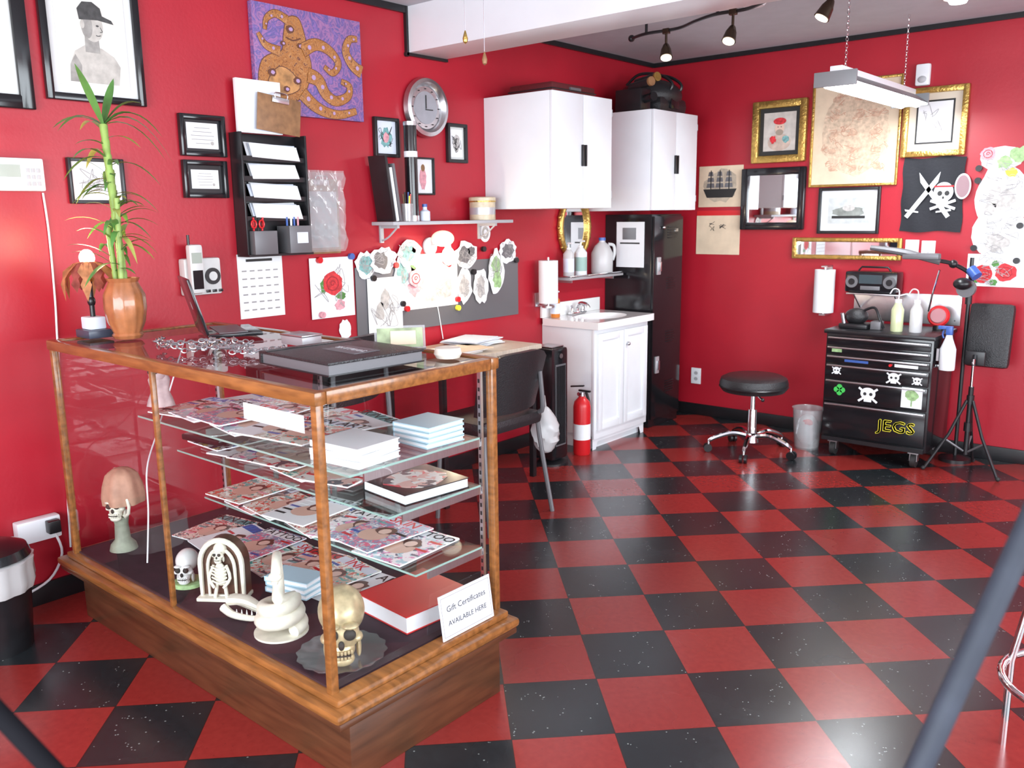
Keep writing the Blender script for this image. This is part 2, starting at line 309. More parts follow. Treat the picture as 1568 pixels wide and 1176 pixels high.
def canvas():
    m=M("canvas_painting",WL)
    pur=patt("purple_paint",[(.13,.07,.28),(.26,.14,.38),(.10,.09,.28),(.36,.16,.34),(.17,.10,.28)],14,"N",.5,const=False,dist=.6)
    org=patt("orange_paint",[(.36,.13,.03),(.18,.06,.02),(.48,.20,.05),(.28,.10,.03),(.52,.25,.08),(.15,.05,.03)],22,"N",.5,const=False,dist=.9)
    dk=mat("umber_paint",(.12,.04,.02),.5);li=mat("lilac",(.42,.28,.48),.5)
    a0,a1,z0,z1=-3.40,-2.785,1.965,2.44
    m.bx(a0,a1,z0,z1,.001,.03,pur,bev=.003)
    T=lambda p:(a0+.615*min(max(p[0],.01),.99),z0+.475*min(max(p[1],.01),.99))
    def b(pts,mm=org,z=.0315):
        n=len(pts);Q=[]
        for i in range(n):
            p0,p1,p2,p3=[V(pts[(i+k)%n]) for k in (-1,0,1,2)]
            for k in range(4):
                t=k/4;q=.5*((2*p1)+(p2-p0)*t+(2*p0-5*p1+4*p2-p3)*t*t+(3*p1-p0-3*p2+p3)*t**3);Q.append((min(max(q.x,.004),.996),min(max(q.y,.004),.996)))
        m.poly([(*T(q),z) for q in Q],mm)
        m.tube([(*T(q),z) for q in Q],.002,dk,seg=4,closed=True,flat=.2)
    def tent(pts,r0,r1,z=.033):
        n=len(pts);rs=[r0+(r1-r0)*k/(n-1) for k in range(n)]
        m.tube([(*T(p),z-.0005) for p in pts],[q+.0025 for q in rs],dk,seg=8,sm=6,flat=.08)
        m.tube([(*T(p),z) for p in pts],rs,org,seg=8,sm=6,flat=.12)
        for k in range(n-1):
            p=((pts[k][0]+pts[k+1][0])/2,(pts[k][1]+pts[k+1][1])/2);m.ell(*T(p),rs[k]*.35,rs[k]*.35,z+.004,li,n=10)
    # body of the figure
    b([(.02,.30),(.06,.48),(.16,.56),(.24,.60),(.26,.74),(.30,.90),(.40,.92),(.45,.78),(.47,.64),(.50,.48),(.46,.30),(.38,.16),(.2,.10),(.06,.16)])
    tent([(.42,.62),(.55,.70),(.68,.66),(.76,.55),(.70,.45),(.62,.50)],.030,.010)
    tent([(.46,.40),(.56,.36),(.62,.24),(.72,.18),(.84,.24),(.86,.34),(.78,.38)],.034,.012)
    tent([(.40,.22),(.50,.12),(.62,.06),(.76,.05),(.92,.10)],.032,.014)
    tent([(.18,.14),(.10,.08),(.05,.03)],.03,.02);tent([(.30,.88),(.20,.92),(.12,.86),(.10,.76)],.020,.008)
    tent([(.99,.50),(.90,.56),(.84,.68),(.88,.80),(.96,.82)],.030,.012);tent([(.22,.58),(.10,.62),(.04,.72)],.022,.008)
    b([(.10,.28),(.2,.44),(.32,.40),(.38,.26),(.22,.18)],mat("orange_light",(.50,.25,.09),.5,noise=.5,ns=25),.0335)
    for x,y,r in ((.14,.38,.022),(.32,.80,.022),(.36,.33,.022),(.40,.66,.016),(.26,.24,.018),(.25,.66,.014)):
        cx,cz=T((x,y));m.ell(cx,cz,r,r*.8,.0345,dk,jit=.1);m.ell(cx+.003,cz,r*.5,r*.4,.035,li,jit=.1)
    m.rib([T((.28,.72)),T((.34,.70)),T((.41,.73))],.003,.035,dk)
    m.done()
canvas()
frame("gold_framed_portrait",WB,.81,1.19,1.82,2.225,.05,GOLD,INK,.028,portrait,mat("portrait_bg",(.6,.55,.5),.5,noise=.2),depth=.04,bev=.012)
frame("black_framed_mirror",WB,.745,1.20,1.375,1.79,.05,BLKG,MIRR,0,depth=.035,bev=.01)
def tatt(m,cx,cz,w,h,z):
    pk=mat("map_red",(.50,.27,.18),.6)
    m.ell(cx,cz,.40*w,.42*h,z,mat("map_flesh",(.66,.50,.36),.6,noise=.3,ns=40),jit=.06,n=30)
    for r in range(5):
        for c in range(3):
            x=cx+w*(c-1)*.25+random.uniform(-.02,.02);y=cz+h*(2-r)*.17;scrib(m,x,y,w*.3,h*.2,z+.0008,3,pk,.0014);m.ell(x,y,.05*w,.03*h,z+.0004,mat("map_flesh2",(.60,.40,.28),.6,noise=.3,ns=40),jit=.2)
frame("gold_framed_tattoo_flash",WB,1.215,1.775,1.65,2.31,.016,GOLD,CREAM,0,tatt,depth=.02)
def ship(m,cx,cz,w,h,z):
    m.ell(cx,cz-.05*h,.38*w,.2*h,z,mat("photo_mid",(.25,.27,.25),.5,noise=.4),jit=.1);m.ell(cx,cz+.1*h,.15*w,.12*h,z+.0006,SHADE);m.bx(cx-.4*w,cx+.4*w,cz-.3*h,cz-.2*h,z,z+.0008,INK)
frame("framed_photograph",WB,1.29,1.685,1.35,1.645,.02,BLK,PAPER,.045,ship,mat("photo_bg",(.5,.53,.53),.4,noise=.2),depth=.025)
frame("gold_framed_mirror",WB,1.13,1.835,1.185,1.325,.028,GOLD,MIRR,0,depth=.03,bev=.008)
frame("gold_framed_print",WB,1.785,2.15,1.81,2.215,.036,GOLD,mat("cream_mat",(.7,.62,.5),.4),.05,lambda m,cx,cz,w,h,z:(m.bx(cx-w/2-.01,cx+w/2+.01,cz-h/2-.01,cz+h/2+.01,z-.002,z-.0008,INK),scrib(m,cx,cz,w,h,z+.001,4)),PAPER,depth=.035,bev=.01)
m=M("pirate_ship_print",WB);m.bx(.405,.745,1.535,1.82,.001,.004,CREAM)
m.ell(.575,1.68,.13,.11,.0045,mat("sepia_wash",(.5,.42,.32),.6,noise=.3),jit=.15)
m.poly([(.47,1.60,.005),(.67,1.60,.005),(.70,1.66,.005),(.44,1.66,.005)],INK)
for x in (.50,.57,.64):
    m.bx(x-.003,x+.003,1.64,1.79,.0045,.006,INK);
    for k in range(3): m.poly([(x-.035+.006*k,1.67+.04*k,.006),(x+.03-.006*k,1.67+.04*k,.006),(x+.025-.006*k,1.70+.04*k,.006),(x-.028+.006*k,1.70+.04*k,.006)],GREY)
m.done()
m=M("signed_paper_print",WB);m.bx(.395,.735,1.475,1.51,.001,.004,REDP).bx(.395,.735,1.20,1.475,.001,.004,CREAM);scrib(m,.56,1.4,.15,.1,.005,4,INK,.0015);m.done()
m=M("pirate_flag",WB);t=bmesh.new();bmesh.ops.create_grid(t,x_segments=14,y_segments=14,size=.5)
for v in t.verts:
    v.co=V((1.985+v.co.x*.35+.004*math.sin(v.co.y*14),1.585+v.co.y*.44+.005*math.sin(v.co.x*9),.012+.005*math.sin(v.co.x*12+v.co.y*5)))
m.add(t,mat("flag_cloth",(.012,.013,.018),.8,bump=.2));wz=.02
for sgn in (1,-1):
    m.poly([(1.965-.02*sgn-.11*sgn,1.46,wz),(1.965-.02*sgn-.09*sgn,1.445,wz),(1.965+.05*sgn,1.66,wz),(1.965+.06*sgn,1.72,wz),(1.965+.03*sgn,1.68,wz)][::sgn],PAPER)
    m.poly([(1.965-.13*sgn,1.50,wz+.001),(1.965-.13*sgn+.006,1.488,wz+.001),(1.965-.05*sgn,1.478,wz+.001),(1.965-.05*sgn,1.487,wz+.001)],PAPER)
m.ell(2.05,1.60,.055,.058,wz+.001,PAPER).bx(2.02,2.078,1.525,1.56,wz,wz+.002,PAPER)
m.ell(2.03,1.592,.014,.015,wz+.002,INK).ell(2.07,1.592,.014,.015,wz+.002,INK).ell(2.05,1.566,.006,.009,wz+.002,INK).bx(1.995,2.105,1.628,1.638,wz,wz+.002,REDP)
for q in (-1,1): m.rib([(2.05-.07*q,1.50),(2.05+.07*q,1.55)],.008,wz,PAPER,sm=0)
m.done()
def plate(name,T,a0,a1,z0,z1,kind=0):
    m=M(name,T);m.bx(a0,a1,z0,z1,.0005,.008,WHITE,.003);cx=(a0+a1)/2;cz=(z0+z1)/2
    if kind==0:
        for dz in (-.022,.022): m.ell(cx,cz+dz,.016,.014,.0085,LGREY);m.bx(cx-.007,cx-.005,cz+dz-.004,cz+dz+.004,.008,.0095,INK).bx(cx+.005,cx+.007,cz+dz-.004,cz+dz+.004,.008,.0095,INK)
    else: m.bx(cx-.006,cx+.006,cz-.012,cz+.012,.008,.018,WHITE,.002)
    m.done()
plate("wall_outlet",WB,.385,.465,.235,.355);plate("light_switch",WB,1.85,1.93,1.215,1.315,1);plate("light_switch",WB,1.945,2.025,1.20,1.31,1);
m=M("motion_sensor",WB);m.bx(1.845,1.925,2.225,2.35,.0005,.04,WHITE,.012).sph((1.885,2.26,.04),(.025,.02,.01),LGREY);m.done()
m=M("tattoo_drawings",WB)
for (cx,cz,rx,rz,mm) in ((2.36,1.55,.14,.2,PAPER),(2.34,1.78,.11,.07,PAPER),(2.40,1.32,.14,.16,PAPER),(2.30,1.36,.08,.12,PAPER)):
    m.ell(cx,cz,rx,rz,.002+random.random()*.004,mm,n=26,jit=.06,th=.0006)
m.bx(2.21,2.55,1.045,1.235,.001,.003,PAPER)
for x,z,r in ((2.27,1.81,.04),(2.30,1.12,.055),(2.42,1.13,.055)): rose(m,x,z,r,.009,PINK if z>1.5 else ROSE)
for x,z,r,mm in ((2.36,1.76,.04,GRNP),(2.43,1.80,.045,GRNP),(2.40,1.70,.03,YEL),(2.36,1.56,.07,SHADE),(2.30,1.50,.04,SHADE),(2.36,1.3,.06,SHADE),(2.25,1.08,.025,GRN),(2.36,1.07,.02,GRN),(2.36,1.18,.02,GRN)): m.ell(x,z,r,r*.9,.0088,mm,jit=.2)
for k in range(12): scrib(m,2.36,1.1+.06*k,.26,.12,.0098,3,PENC,.0014)
for x,z in ((2.23,1.73),(2.23,1.66),(2.47,1.2),(2.47,1.4),(2.24,1.27)): m.cyl((x,z,.004),(x,z,.02),.018,BLK,seg=16)
m.done()
# ------------------------------------------------------------------ left wall stuff
m=M("alarm_keypad",WL);m.bx(-4.53,-4.345,1.605,1.725,.0005,.03,WHITE,.008).bx(-4.51,-4.43,1.655,1.70,.03,.032,mat("lcd",(.35,.4,.35),.2))
for r in range(3):
    for c in range(3): m.bx(-4.41+.018*c,-4.398+.018*c,1.625+.024*r,1.64+.024*r,.03,.034,LGREY,.001)
m.done()
M("alarm_cable").tube([(.006,-4.35,1.60),(.006,-4.345,1.45),(.006,-4.35,1.2),(.008,-4.36,1.03),(.008,-4.38,.6),(.01,-4.40,.2)],.004,WHITE,sm=6).done()
m=M("wall_file_rack",WL)
m.bx(-3.54,-3.19,1.33,1.87,.001,.012,BLK,.003).bx(-3.54,-3.53,1.33,1.87,.001,.09,BLK,.002).bx(-3.20,-3.19,1.33,1.87,.001,.09,BLK,.002).bx(-3.54,-3.19,1.325,1.335,.001,.1,BLK)
for k in range(4):
    z=1.495+.088*k;m.box((-3.365,z,.075),(.33,.02,.004),BLK).box((-3.365,z-.01,.04),(.33,.004,.07),BLK)
    for j in range(3): m.box((random.uniform(-.012,.012),.0+.007*j,-.010*j),(.25,.07,.003),[PAPER,PAPB,PAPER][j],X=Matrix.Translation((-3.36,z+.032,.065))@Matrix.Rotation(math.radians(-25),4,'X')@Matrix.Rotation(math.radians(random.uniform(-3,3)),4,'Z'))
m.bx(-3.52,-3.40,1.335,1.44,.03,.12,GREY,.003).bx(-3.34,-3.22,1.335,1.46,.03,.13,GREY,.003).bx(-3.30,-3.24,1.38,1.43,.13,.132,PAPB)
for x,mm in ((-3.49,REDP),(-3.47,INK),(-3.45,REDP),(-3.31,BLUE),(-3.29,PAPER),(-3.27,BLUE),(-3.25,PINK)): m.cyl((x,1.40,.07),(x+random.uniform(-.01,.01),1.50,.08),.005,mm,seg=8)
for x in (-3.50,-3.46): m.tube([(x+.013*math.cos(a),1.47+.018*math.sin(a),.09) for a in [i*PI/4 for i in range(8)]],.004,REDP,closed=True)
m.done()
m=M("paper_holder",WL);m.box((-3.405,1.985,.043),(.23,.23,.02),PAPER,bev=.002).bx(-3.50,-3.33,1.88,2.05,.055,.058,PAPB);m.done()
def clip(name,cx,cz,w,h,z,rot,board=BRN):
    m=M(name,WL@Matrix.Translation((cx,cz,z))@Matrix.Rotation(math.radians(rot),4,'Z'))
    m.box((0,0,0),(w,h,.004),board,bev=.001).bx(-.045,.045,h/2-.03,h/2-.005,.002,.012,STEEL,.003).tube([(-.03,h/2-.01,.01),(-.03,h/2+.012,.012),(.03,h/2+.012,.012),(.03,h/2-.01,.01)],.003,CHR,sm=4);return m
clip("clipboard",-3.32,1.955,.23,.16,.075,-6).done()
m=clip("clipboard",-3.07,1.50,.21,.36,.02,0)
m.bx(-.09,.09,-.15,.12,.003,.006,LGREY)
for k in range(2):
    t=bmesh.new();bmesh.ops.create_grid(t,x_segments=12,y_segments=14,size=.5)
    for v in t.verts: v.co=V((v.co.x*.24+.006*math.sin(v.co.y*17+k),v.co.y*.38+.03-.01*k,.022+.012*k+.008*math.sin(v.co.x*19+v.co.y*23+k)))
    m.add(t,PLAS)
m.done()
m=M("calendar_page",WL);m.bx(-3.545,-3.305,1.04,1.335,.001,.004,PAPER)
for r in range(6):
    for c in range(5): m.bx(-3.525+.042*c,-3.50+.042*c,1.075+.036*r,1.081+.036*r,.004,.0046,PENC)
m.bx(-3.50,-3.36,1.30,1.312,.004,.0046,INK);m.done()
m=M("cordless_phone",WL);SL=mat("phone_silver",(.62,.63,.62),.35,noise=.05);m.bx(-3.83,-3.655,1.17,1.33,.001,.05,SL,.012).bx(-3.82,-3.755,1.18,1.39,.05,.085,SL,.014).bx(-3.81,-3.765,1.20,1.28,.085,.087,BLKG).bx(-3.81,-3.765,1.31,1.355,.085,.087,mat("lcd",(.3,.4,.4)))
m.cyl((-3.70,1.25,.05),(-3.70,1.25,.056),.036,BLK).cyl((-3.70,1.25,.056),(-3.70,1.25,.058),.02,SL).cyl((-3.81,1.385,.065),(-3.81,1.43,.065),.006,BLK)
for k in range(3): m.bx(-3.735+.03*k,-3.715+.03*k,1.18,1.192,.05,.054,BLK,.001)
m.done()
m=M("wall_clock",WL@Matrix.Translation((-2.345,2.07,0)));m.lathe([(0,.005),(.15,.005),(.158,.02),(.15,.045),(.13,.05),(.115,.035),(.11,.022),(0,.02)],STEEL,seg=48)
m.lathe([(0,.021),(.085,.021),(.085,.024),(0,.024)],mat("clock_face",(.40,.42,.46),.35,.4,noise=.1),seg=40)
for k in range(12): a=k*PI/6;m.box((.098*math.cos(a),.098*math.sin(a),.025),(.010,.005,.003),INK)
m.box((0,.03,.027),(.006,.07,.002),INK).box((.022,-.01,.028),(.055,.005,.002),INK);m.done()
m=M("wall_shelf");m.bx(0,.17,-2.74,-1.80,1.452,1.47,LGREY,.003)
for y in (-2.68,-1.92): m.bx(0,.012,y-.012,y+.012,1.36,1.452,LGREY,.002).bx(0,.14,y-.008,y+.008,1.436,1.452,LGREY).tube([(.006,y,1.37),(.06,y,1.39),(.13,y,1.44)],.005,LGREY,sm=4)
m.done()
m=M("leaning_books")
for k,(mm,h) in enumerate(((BLK,.33),(PAPER,.27),(GREY,.29))): m.box((.085,0,h/2),(.13,.016,h),mm,X=RX(8,(0,-2.71+.022*k,1.473)),bev=.002)
m.done()
m=M("poster_tube");m.cyl((.09,-2.53,1.471),(.09,-2.53,1.97),.034,BLKG).cyl((.09,-2.53,1.80),(.09,-2.53,1.83),.0355,PAPER).cyl((.09,-2.53,1.471),(.09,-2.53,1.5),.036,STEEL).cyl((.09,-2.53,1.96),(.09,-2.53,1.98),.036,STEEL);m.done()
m=M("pencil_cup");m.lathe([(0,0),(.03,0),(.034,.09),(.031,.09),(.028,.005),(0,.005)],PLAS,c=(.13,-2.605,1.471))
for k,mm in enumerate((YEL,REDP,BLUE,GRN,BRN,INK)): m.cyl((.13+.01*math.cos(k),-2.605+.01*math.sin(k),1.477),(.13+.02*math.cos(k),-2.605+.02*math.sin(k),1.60+.01*(k%3)),.004,mm,seg=6)
m.done()
m=M("ink_bottle");m.lathe([(0,0),(.028,0),(.028,.05),(.012,.06),(.012,.075),(0,.075)],PAPB,c=(.10,-2.45,1.471)).cyl((.1,-2.45,1.545),(.1,-2.45,1.56),.014,BLUE);m.done()
m=M("biscuit_tin");TIN=mat("tin_cream",(.62,.52,.36),.35,noise=.2,ns=30);m.lathe([(0,0),(.075,0),(.075,.1),(.078,.1),(.078,.125),(.07,.13),(0,.13)],TIN,c=(.09,-1.98,1.471)).lathe([(.0755,.03),(.0755,.07)],SIL,c=(.09,-1.98,1.471)).lathe([(.0785,.10),(.079,.104),(.0785,.108)],GOLD,c=(.09,-1.98,1.471));m.done()
m=M("wall_medallion",WL);m.ell(-1.87,1.395,.045,.055,.003,PAPER,n=28,th=.006).ell(-1.87,1.395,.03,.038,.0095,SHADE).ell(-1.87,1.395,.015,.02,.01,PAPER);m.done()
BULB=mat("bulb_glow",(1,.9,.75),.5,emit=(1,.86,.62),es=22);SHD=mat("lamp_shade_glass",(.9,.85,.75),.4,emit=(1,.8,.55),es=.5)
m=M("wall_lamp");m.lathe([(0,0),(.05,0),(.05,.012),(.02,.02),(0,.02)],WHITE,X=Matrix.Translation((0.001,-2.33,1.33))@Matrix.Rotation(PI/2,4,'Y'))
m.tube([(.02,-2.33,1.33),(.09,-2.33,1.35),(.12,-2.33,1.37)],.008,WHITE,sm=5).sph((.13,-2.35,1.375),(.06,.066,.044),SHD).sph((.15,-2.33,1.28),(.036,.036,.050),BULB).cyl((.15,-2.33,1.32),(.145,-2.33,1.35),.018,WHITE)
m.tube([(.02,-2.33,1.32),(.012,-2.31,1.1),(.012,-2.28,.95),(.01,-2.25,.80)],.003,WHITE,sm=5);m.done()
m=M("magnetic_strip_board",WL);m.bx(-2.87,-1.57,.88,1.24,.001,.008,GREY,.002);m.done()
m=M("tattoo_flash_sheets",WL)
sheets=[(-3.02,1.15,.135,.15,0,[(.05,-.045,.03,.02,GRN),(-.055,.01,.02,.035,GRN),(.04,-.09,.03,.03,PINK)]),
(-2.80,1.25,.07,.07,1,[(0,0,.045,.045,TEAL)]),(-2.68,1.03,.12,.15,0,[(0,.04,.03,.05,SHADE),(-.04,-.03,.03,.05,SHADE)]),(-2.68,1.27,.09,.07,1,[(-.02,0,.05,.045,GREY)]),
(-2.50,1.30,.09,.07,1,[(0,0,.05,.04,TEAL),(.04,.02,.02,.02,PINK)]),(-2.34,1.14,.22,.15,0,[(.10,-.02,.08,.09,SHADE),(-.12,.0,.06,.08,PINK),(-.14,.08,.03,.02,GRN),(.0,-.10,.05,.02,SHADE)]),
(-2.04,1.27,.10,.08,1,[(-.02,0,.05,.05,GREY),(.04,.02,.03,.03,GREY)]),(-2.07,1.09,.065,.10,1,[(0,0,.04,.06,SHADE)]),(-1.93,1.08,.065,.10,1,[(0,0,.035,.06,SHADE)]),
(-1.79,1.16,.07,.13,1,[(0,.04,.045,.05,GRNP),(.01,-.05,.04,.05,GRNP)]),(-1.67,1.28,.08,.07,1,[(0,0,.055,.045,GREY)]),(-2.55,1.19,.06,.09,1,[(0,0,.035,.06,TEAL)]),(-2.2,1.24,.07,.06,1,[(0,0,.04,.03,ROSE)])]
for i,(cx,cz,rx,rz,blob,spots) in enumerate(sheets):
    z=.010+.0022*(i%5)+(i>5)*.001
    if blob: m.ell(cx,cz,rx,rz,z,PAPER,n=22,jit=.14,th=.0006)
    else: m.bx(cx-rx,cx+rx,cz-rz,cz+rz,z,z+.001,PAPER)
    for (dx,dz,a,b,mm) in spots: m.ell(cx+dx,cz+dz,a,b,z+.0016,mm,n=16,jit=.2)
    scrib(m,cx,cz,rx*1.9,rz*1.9,z+.002,7,PENC,.0014)
rose(m,-3.02,1.17,.062,.0125);rose(m,-2.46,1.16,.05,.024,PINK)
for x,z,mm in ((-2.76,1.18,BLK),(-2.56,1.03,BLK),(-2.60,1.24,REDP),(-2.53,1.0,REDP),(-2.2,1.25,YEL),(-2.13,1.02,REDP),(-1.99,1.17,BLK),(-1.9,1.3,BLK),(-1.6,1.22,BLK),(-3.1,1.29,REDP),(-3.1,1.02,PINK),(-2.9,1.3,BLUE),(-2.13,.97,YEL)): m.cyl((x,z,.012),(x,z,.03),.016,mm,seg=14)
m.ell(-2.95,.93,.04,.05,.006,PAPER,jit=.1,th=.0006)
m.done()
m=M("oval_gold_mirror",WL@Matrix.Translation((-.99,1.41,0)));n=40
m.tube([(.155*math.cos(2*PI*k/n),.20*math.sin(2*PI*k/n),.02) for k in range(n)],.022,GOLD,closed=True,seg=10)
for k in range(20): a=2*PI*k/20;m.sph((.172*math.cos(a),.218*math.sin(a),.02),.014,GOLD,u=8,v=6)
m.ell(0,0,.15,.195,.014,MIRR,n=40);m.done()
def cabinet(y0,y1,z0,z1,d=.505):
    m=M("wall_cabinet");m.bx(.001,d-.02,y0,y1,z0,z1,WHITE,.003);ym=(y0+y1)/2
    m.bx(d-.019,d,y0+.001,ym-.002,z0+.001,z1-.001,WHITE,.003).bx(d-.019,d,ym+.002,y1-.001,z0+.001,z1-.001,WHITE,.003)
    m.bx(d,d+.016,ym-.02,ym-.008,(z0+z1)/2-.08,(z0+z1)/2+.04,BLK,.003).bx(d,d+.016,ym+.008,ym+.02,(z0+z1)/2-.08,(z0+z1)/2+.04,BLK,.003)
    for z in (z0+.08,z1-.08): m.bx(d-.012,d+.001,y1-.004,y1+.004,z-.02,z+.02,LGREY)
    m.done()
cabinet(-1.855,-1.274,1.53,2.165);cabinet(-.80,-.232,1.515,2.15)
MAR=mat("maroon_leather",(.10,.012,.015),.4,bump=.2)
m=M("storage_case");m.bx(.08,.40,-1.72,-1.30,2.166,2.235,MAR,.015).bx(.075,.405,-1.725,-1.295,2.195,2.202,BLK,.002).bx(.40,.412,-1.56,-1.46,2.20,2.215,GREY);m.done()
m=M("duffel_bag");m.sph((.25,-.44,2.27),(.22,.21,.118),LEA,u=28,v=18).bx(.06,.44,-.61,-.25,2.152,2.26,LEA,.05)
for y in (-.50,-.38): m.tube([(.40,y,2.25),(.46,y,2.33),(.36,y,2.40),(.2,y,2.42),(.1,y,2.36)],.010,BLK,sm=5)
m.bx(.44,.455,-.5,-.4,2.18,2.25,BLKG,.005);m.done()
m=M("rolled_posters")
for (y,z,mm) in ((-.76,2.30,BRN),(-.73,2.21,BLKG),(-.69,2.335,GOLD)): m.cyl((.30,y,z),(.46,y-.02,z+.02),.026,BLK).cyl((.46,y-.02,z+.02),(.475,y-.025,z+.022),.029,mm)
m.bx(.2,.4,-.79,-.67,2.152,2.29,BLK,.01);m.done()
m=M("paper_towel_roll",Matrix.Translation((.10,-1.38,.94)));m.lathe([(.018,0),(.062,0),(.062,.27),(.018,.27)],PAPER).cyl((0,0,-.02),(0,0,.29),.008,STEEL).bx(-.097,0,-.01,.01,-.025,-.015,STEEL).bx(-.098,-.09,-.02,.02,-.03,.06,STEEL).cyl((0,0,-.03),(0,0,-.018),.04,STEEL);m.done()
m=M("sink_shelf");m.bx(0.001,.17,-1.24,-.62,1.075,1.09,mat("shelf_grey",(.35,.33,.34),.2),.002).tube([(.01,-1.24,1.10),(.175,-1.24,1.10),(.18,-1.23,1.10),(.18,-.63,1.10)],.004,CHR)
for y in (-1.18,-.70): m.bx(0.001,.14,y-.006,y+.006,1.055,1.075,STEEL)
m.done()
def pump(name,x,y,z,h,r,body,lab):
    m=M(name,Matrix.Translation((x,y,z)));m.lathe([(0,0),(r,0),(r*1.05,.005),(r*1.05,h*.68),(r*.5,h*.8),(r*.35,h*.82),(0,h*.82)],body).lathe([(r*1.06,h*.15),(r*1.06,h*.55)],lab).cyl((0,0,h*.82),(0,0,h*.97),.006,WHITE).box((.012,0,h),(.04,.012,.01),WHITE,bev=.003).cyl((0,0,h*.82),(0,0,h*.87),r*.42,WHITE);m.done()
pump("pump_bottle",.09,-1.15,1.091,.22,.035,FROST,PAPB);pump("soap_bottle",.10,-1.03,1.091,.23,.04,WHITE,mat("label_green",(.3,.45,.4),.5))
m=M("plastic_jug",Matrix.Translation((.085,-.76,1.092)));m.lathe([(0,0),(.07,0),(.075,.01),(.075,.14),(.05,.19),(.022,.215),(.022,.23),(0,.23)],FROST,seg=28).tube([(.03,.03,.2),(.055,.06,.19),(.06,.065,.14),(.05,.055,.09)],.011,FROST,sm=5).cyl((0,0,.225),(0,0,.245),.024,BLUE);m.done()
def vanity():
    m=M("sink_vanity");x1=.43;y0,y1=-1.335,-.70
    m.bx(.002,x1-.02,y0+.012,y1-.012,.09,.79,WHITE,.002).bx(.002,x1-.05,y0+.03,y1-.03,0,.09,WHITE)
    m.bx(x1-.021,x1-.004,y0+.005,y1-.005,0.075,.79,WHITE,.002)
    m.poly([(x1-.02,y0+.012,0),(x1-.02,y0+.05,0),(x1-.02,y0+.07,.05),(x1-.02,y1-.07,.05),(x1-.02,y1-.05,0),(x1-.02,y1-.012,0),(x1-.02,y1-.012,.09),(x1-.02,y0+.012,.09)],WHITE)
    ym=(y0+y1)/2
    for a,b in ((y0+.03,ym-.004),(ym+.004,y1-.03)):
        fw=.045;z0,z1=.13,.755;X0=x1-.004;X1=x1+.014
        m.bx(X0,X1,a,a+fw,z0,z1,WHITE,.003).bx(X0,X1,b-fw,b,z0,z1,WHITE,.003).bx(X0,X1,a+fw,b-fw,z0,z0+fw,WHITE,.003).bx(X0,X1,a+fw,b-fw,z1-fw,z1,WHITE,.003).bx(X0,X0+.006,a+fw,b-fw,z0+fw,z1-fw,WHITE)
    m.sph((x1+.028,ym+.03,.66),.013,STEEL).cyl((x1+.01,ym+.03,.66),(x1+.028,ym+.03,.66),.005,STEEL)
    cx,cy=.245,ym;hx,hy=.225,(y1-y0)/2+.012;n=64;zt=.832;t=bmesh.new();o=[];i_=[];ob=[]
    for k in range(n):
        a=2*PI*k/n;c,s=math.cos(a),math.sin(a);q=min(hx/max(abs(c),1e-6),hy/max(abs(s),1e-6));o.append(t.verts.new((cx+c*q,cy+s*q,zt)));ob.append(t.verts.new((cx+c*q,cy+s*q,zt-.045)))
        i_.append(t.verts.new((cx+.15*c+.01,cy+.22*s,zt)))
    for k in range(n):
        j=(k+1)%n;t.faces.new((o[k],o[j],i_[j],i_[k]));t.faces.new((o[k],ob[k],ob[j],o[j]))
    bmesh.ops.recalc_face_normals(t,faces=t.faces);m.add(t,mat("cultured_marble",(.85,.85,.84),.12,coat=.5))
    CM=_m["cultured_marble"]
    m.lathe([(1,0),(.97,-.03),(.85,-.08),(.55,-.12),(.1,-.13),(0,-.13)],CM,seg=48,X=Matrix.Translation((cx+.01,cy,zt))@Matrix.Diagonal((.15,.22,1,1)))
    m.cyl((cx,cy,zt-.13),(cx,cy,zt-.125),.02,CHR)
    m.bx(.002,.022,y0-.01,y1+.01,zt,zt+.09,CM,.004)
    m.done()
    f=M("sink_faucet");z=zt+.001;f.bx(.045,.085,ym-.08,ym+.08,z,z+.018,CHR,.006)
    for s in (-1,1): f.cyl((.065,ym+.06*s,z+.015),(.065,ym+.06*s,z+.045),.014,CHR).tube([(.065,ym+.06*s,z+.05),(.08,ym+.085*s,z+.06)],.008,CHR)
    f.tube([(.065,ym,z+.015),(.065,ym,z+.05),(.09,ym,z+.075),(.14,ym,z+.07),(.16,ym,z+.045)],.011,CHR,sm=5);f.done()
vanity()
AMB=mat("amber_soap",(.6,.18,.02),.15,coat=.5)
pump("hand_soap_bottle",.07,-1.27,.834,.17,.03,AMB,PAPB)
m=M("fire_extinguisher",Matrix.Translation((.40,-1.425,0)));m.lathe([(0,0),(.05,0),(.055,.01),(.055,.31),(.048,.34),(.025,.365),(.018,.375),(0,.375)],REDP).lathe([(.0555,.10),(.0555,.20)],PAPER)
m.cyl((0,0,.375),(0,0,.40),.018,STEEL).box((.02,0,.41),(.085,.018,.012),BLK,bev=.003).box((.025,0,.435),(.10,.018,.010),BLK,X=RY(-8),bev=.003).tube([(0,.015,.395),(0,.05,.38),(.01,.065,.30),(.01,.066,.18),(.01,.066,.12)],.009,RUB,sm=6).cyl((0,-.02,.392),(0,-.035,.392),.013,CHR).cyl((.01,.066,.12),(.01,.066,.07),.010,BLK,r2=.014);m.done()
m=M("metal_locker");m.bx(.002,.38,-.60,-.20,.0,1.49,BLKG,.004).bx(.38,.398,-.592,-.208,.06,1.475,BLKG,.003)
for z0 in (.24,.98,1.33,.60):
    for k in range(5): m.box((.40,-.36,z0+.018*k),(.006,.11,.008),BLK,bev=.002)
for z in (.45,1.14): m.bx(.398,.41,-.56,-.515,z-.06,z+.06,SIL,.004).bx(.41,.425,-.545,-.53,z-.035,z+.03,STEEL,.003)
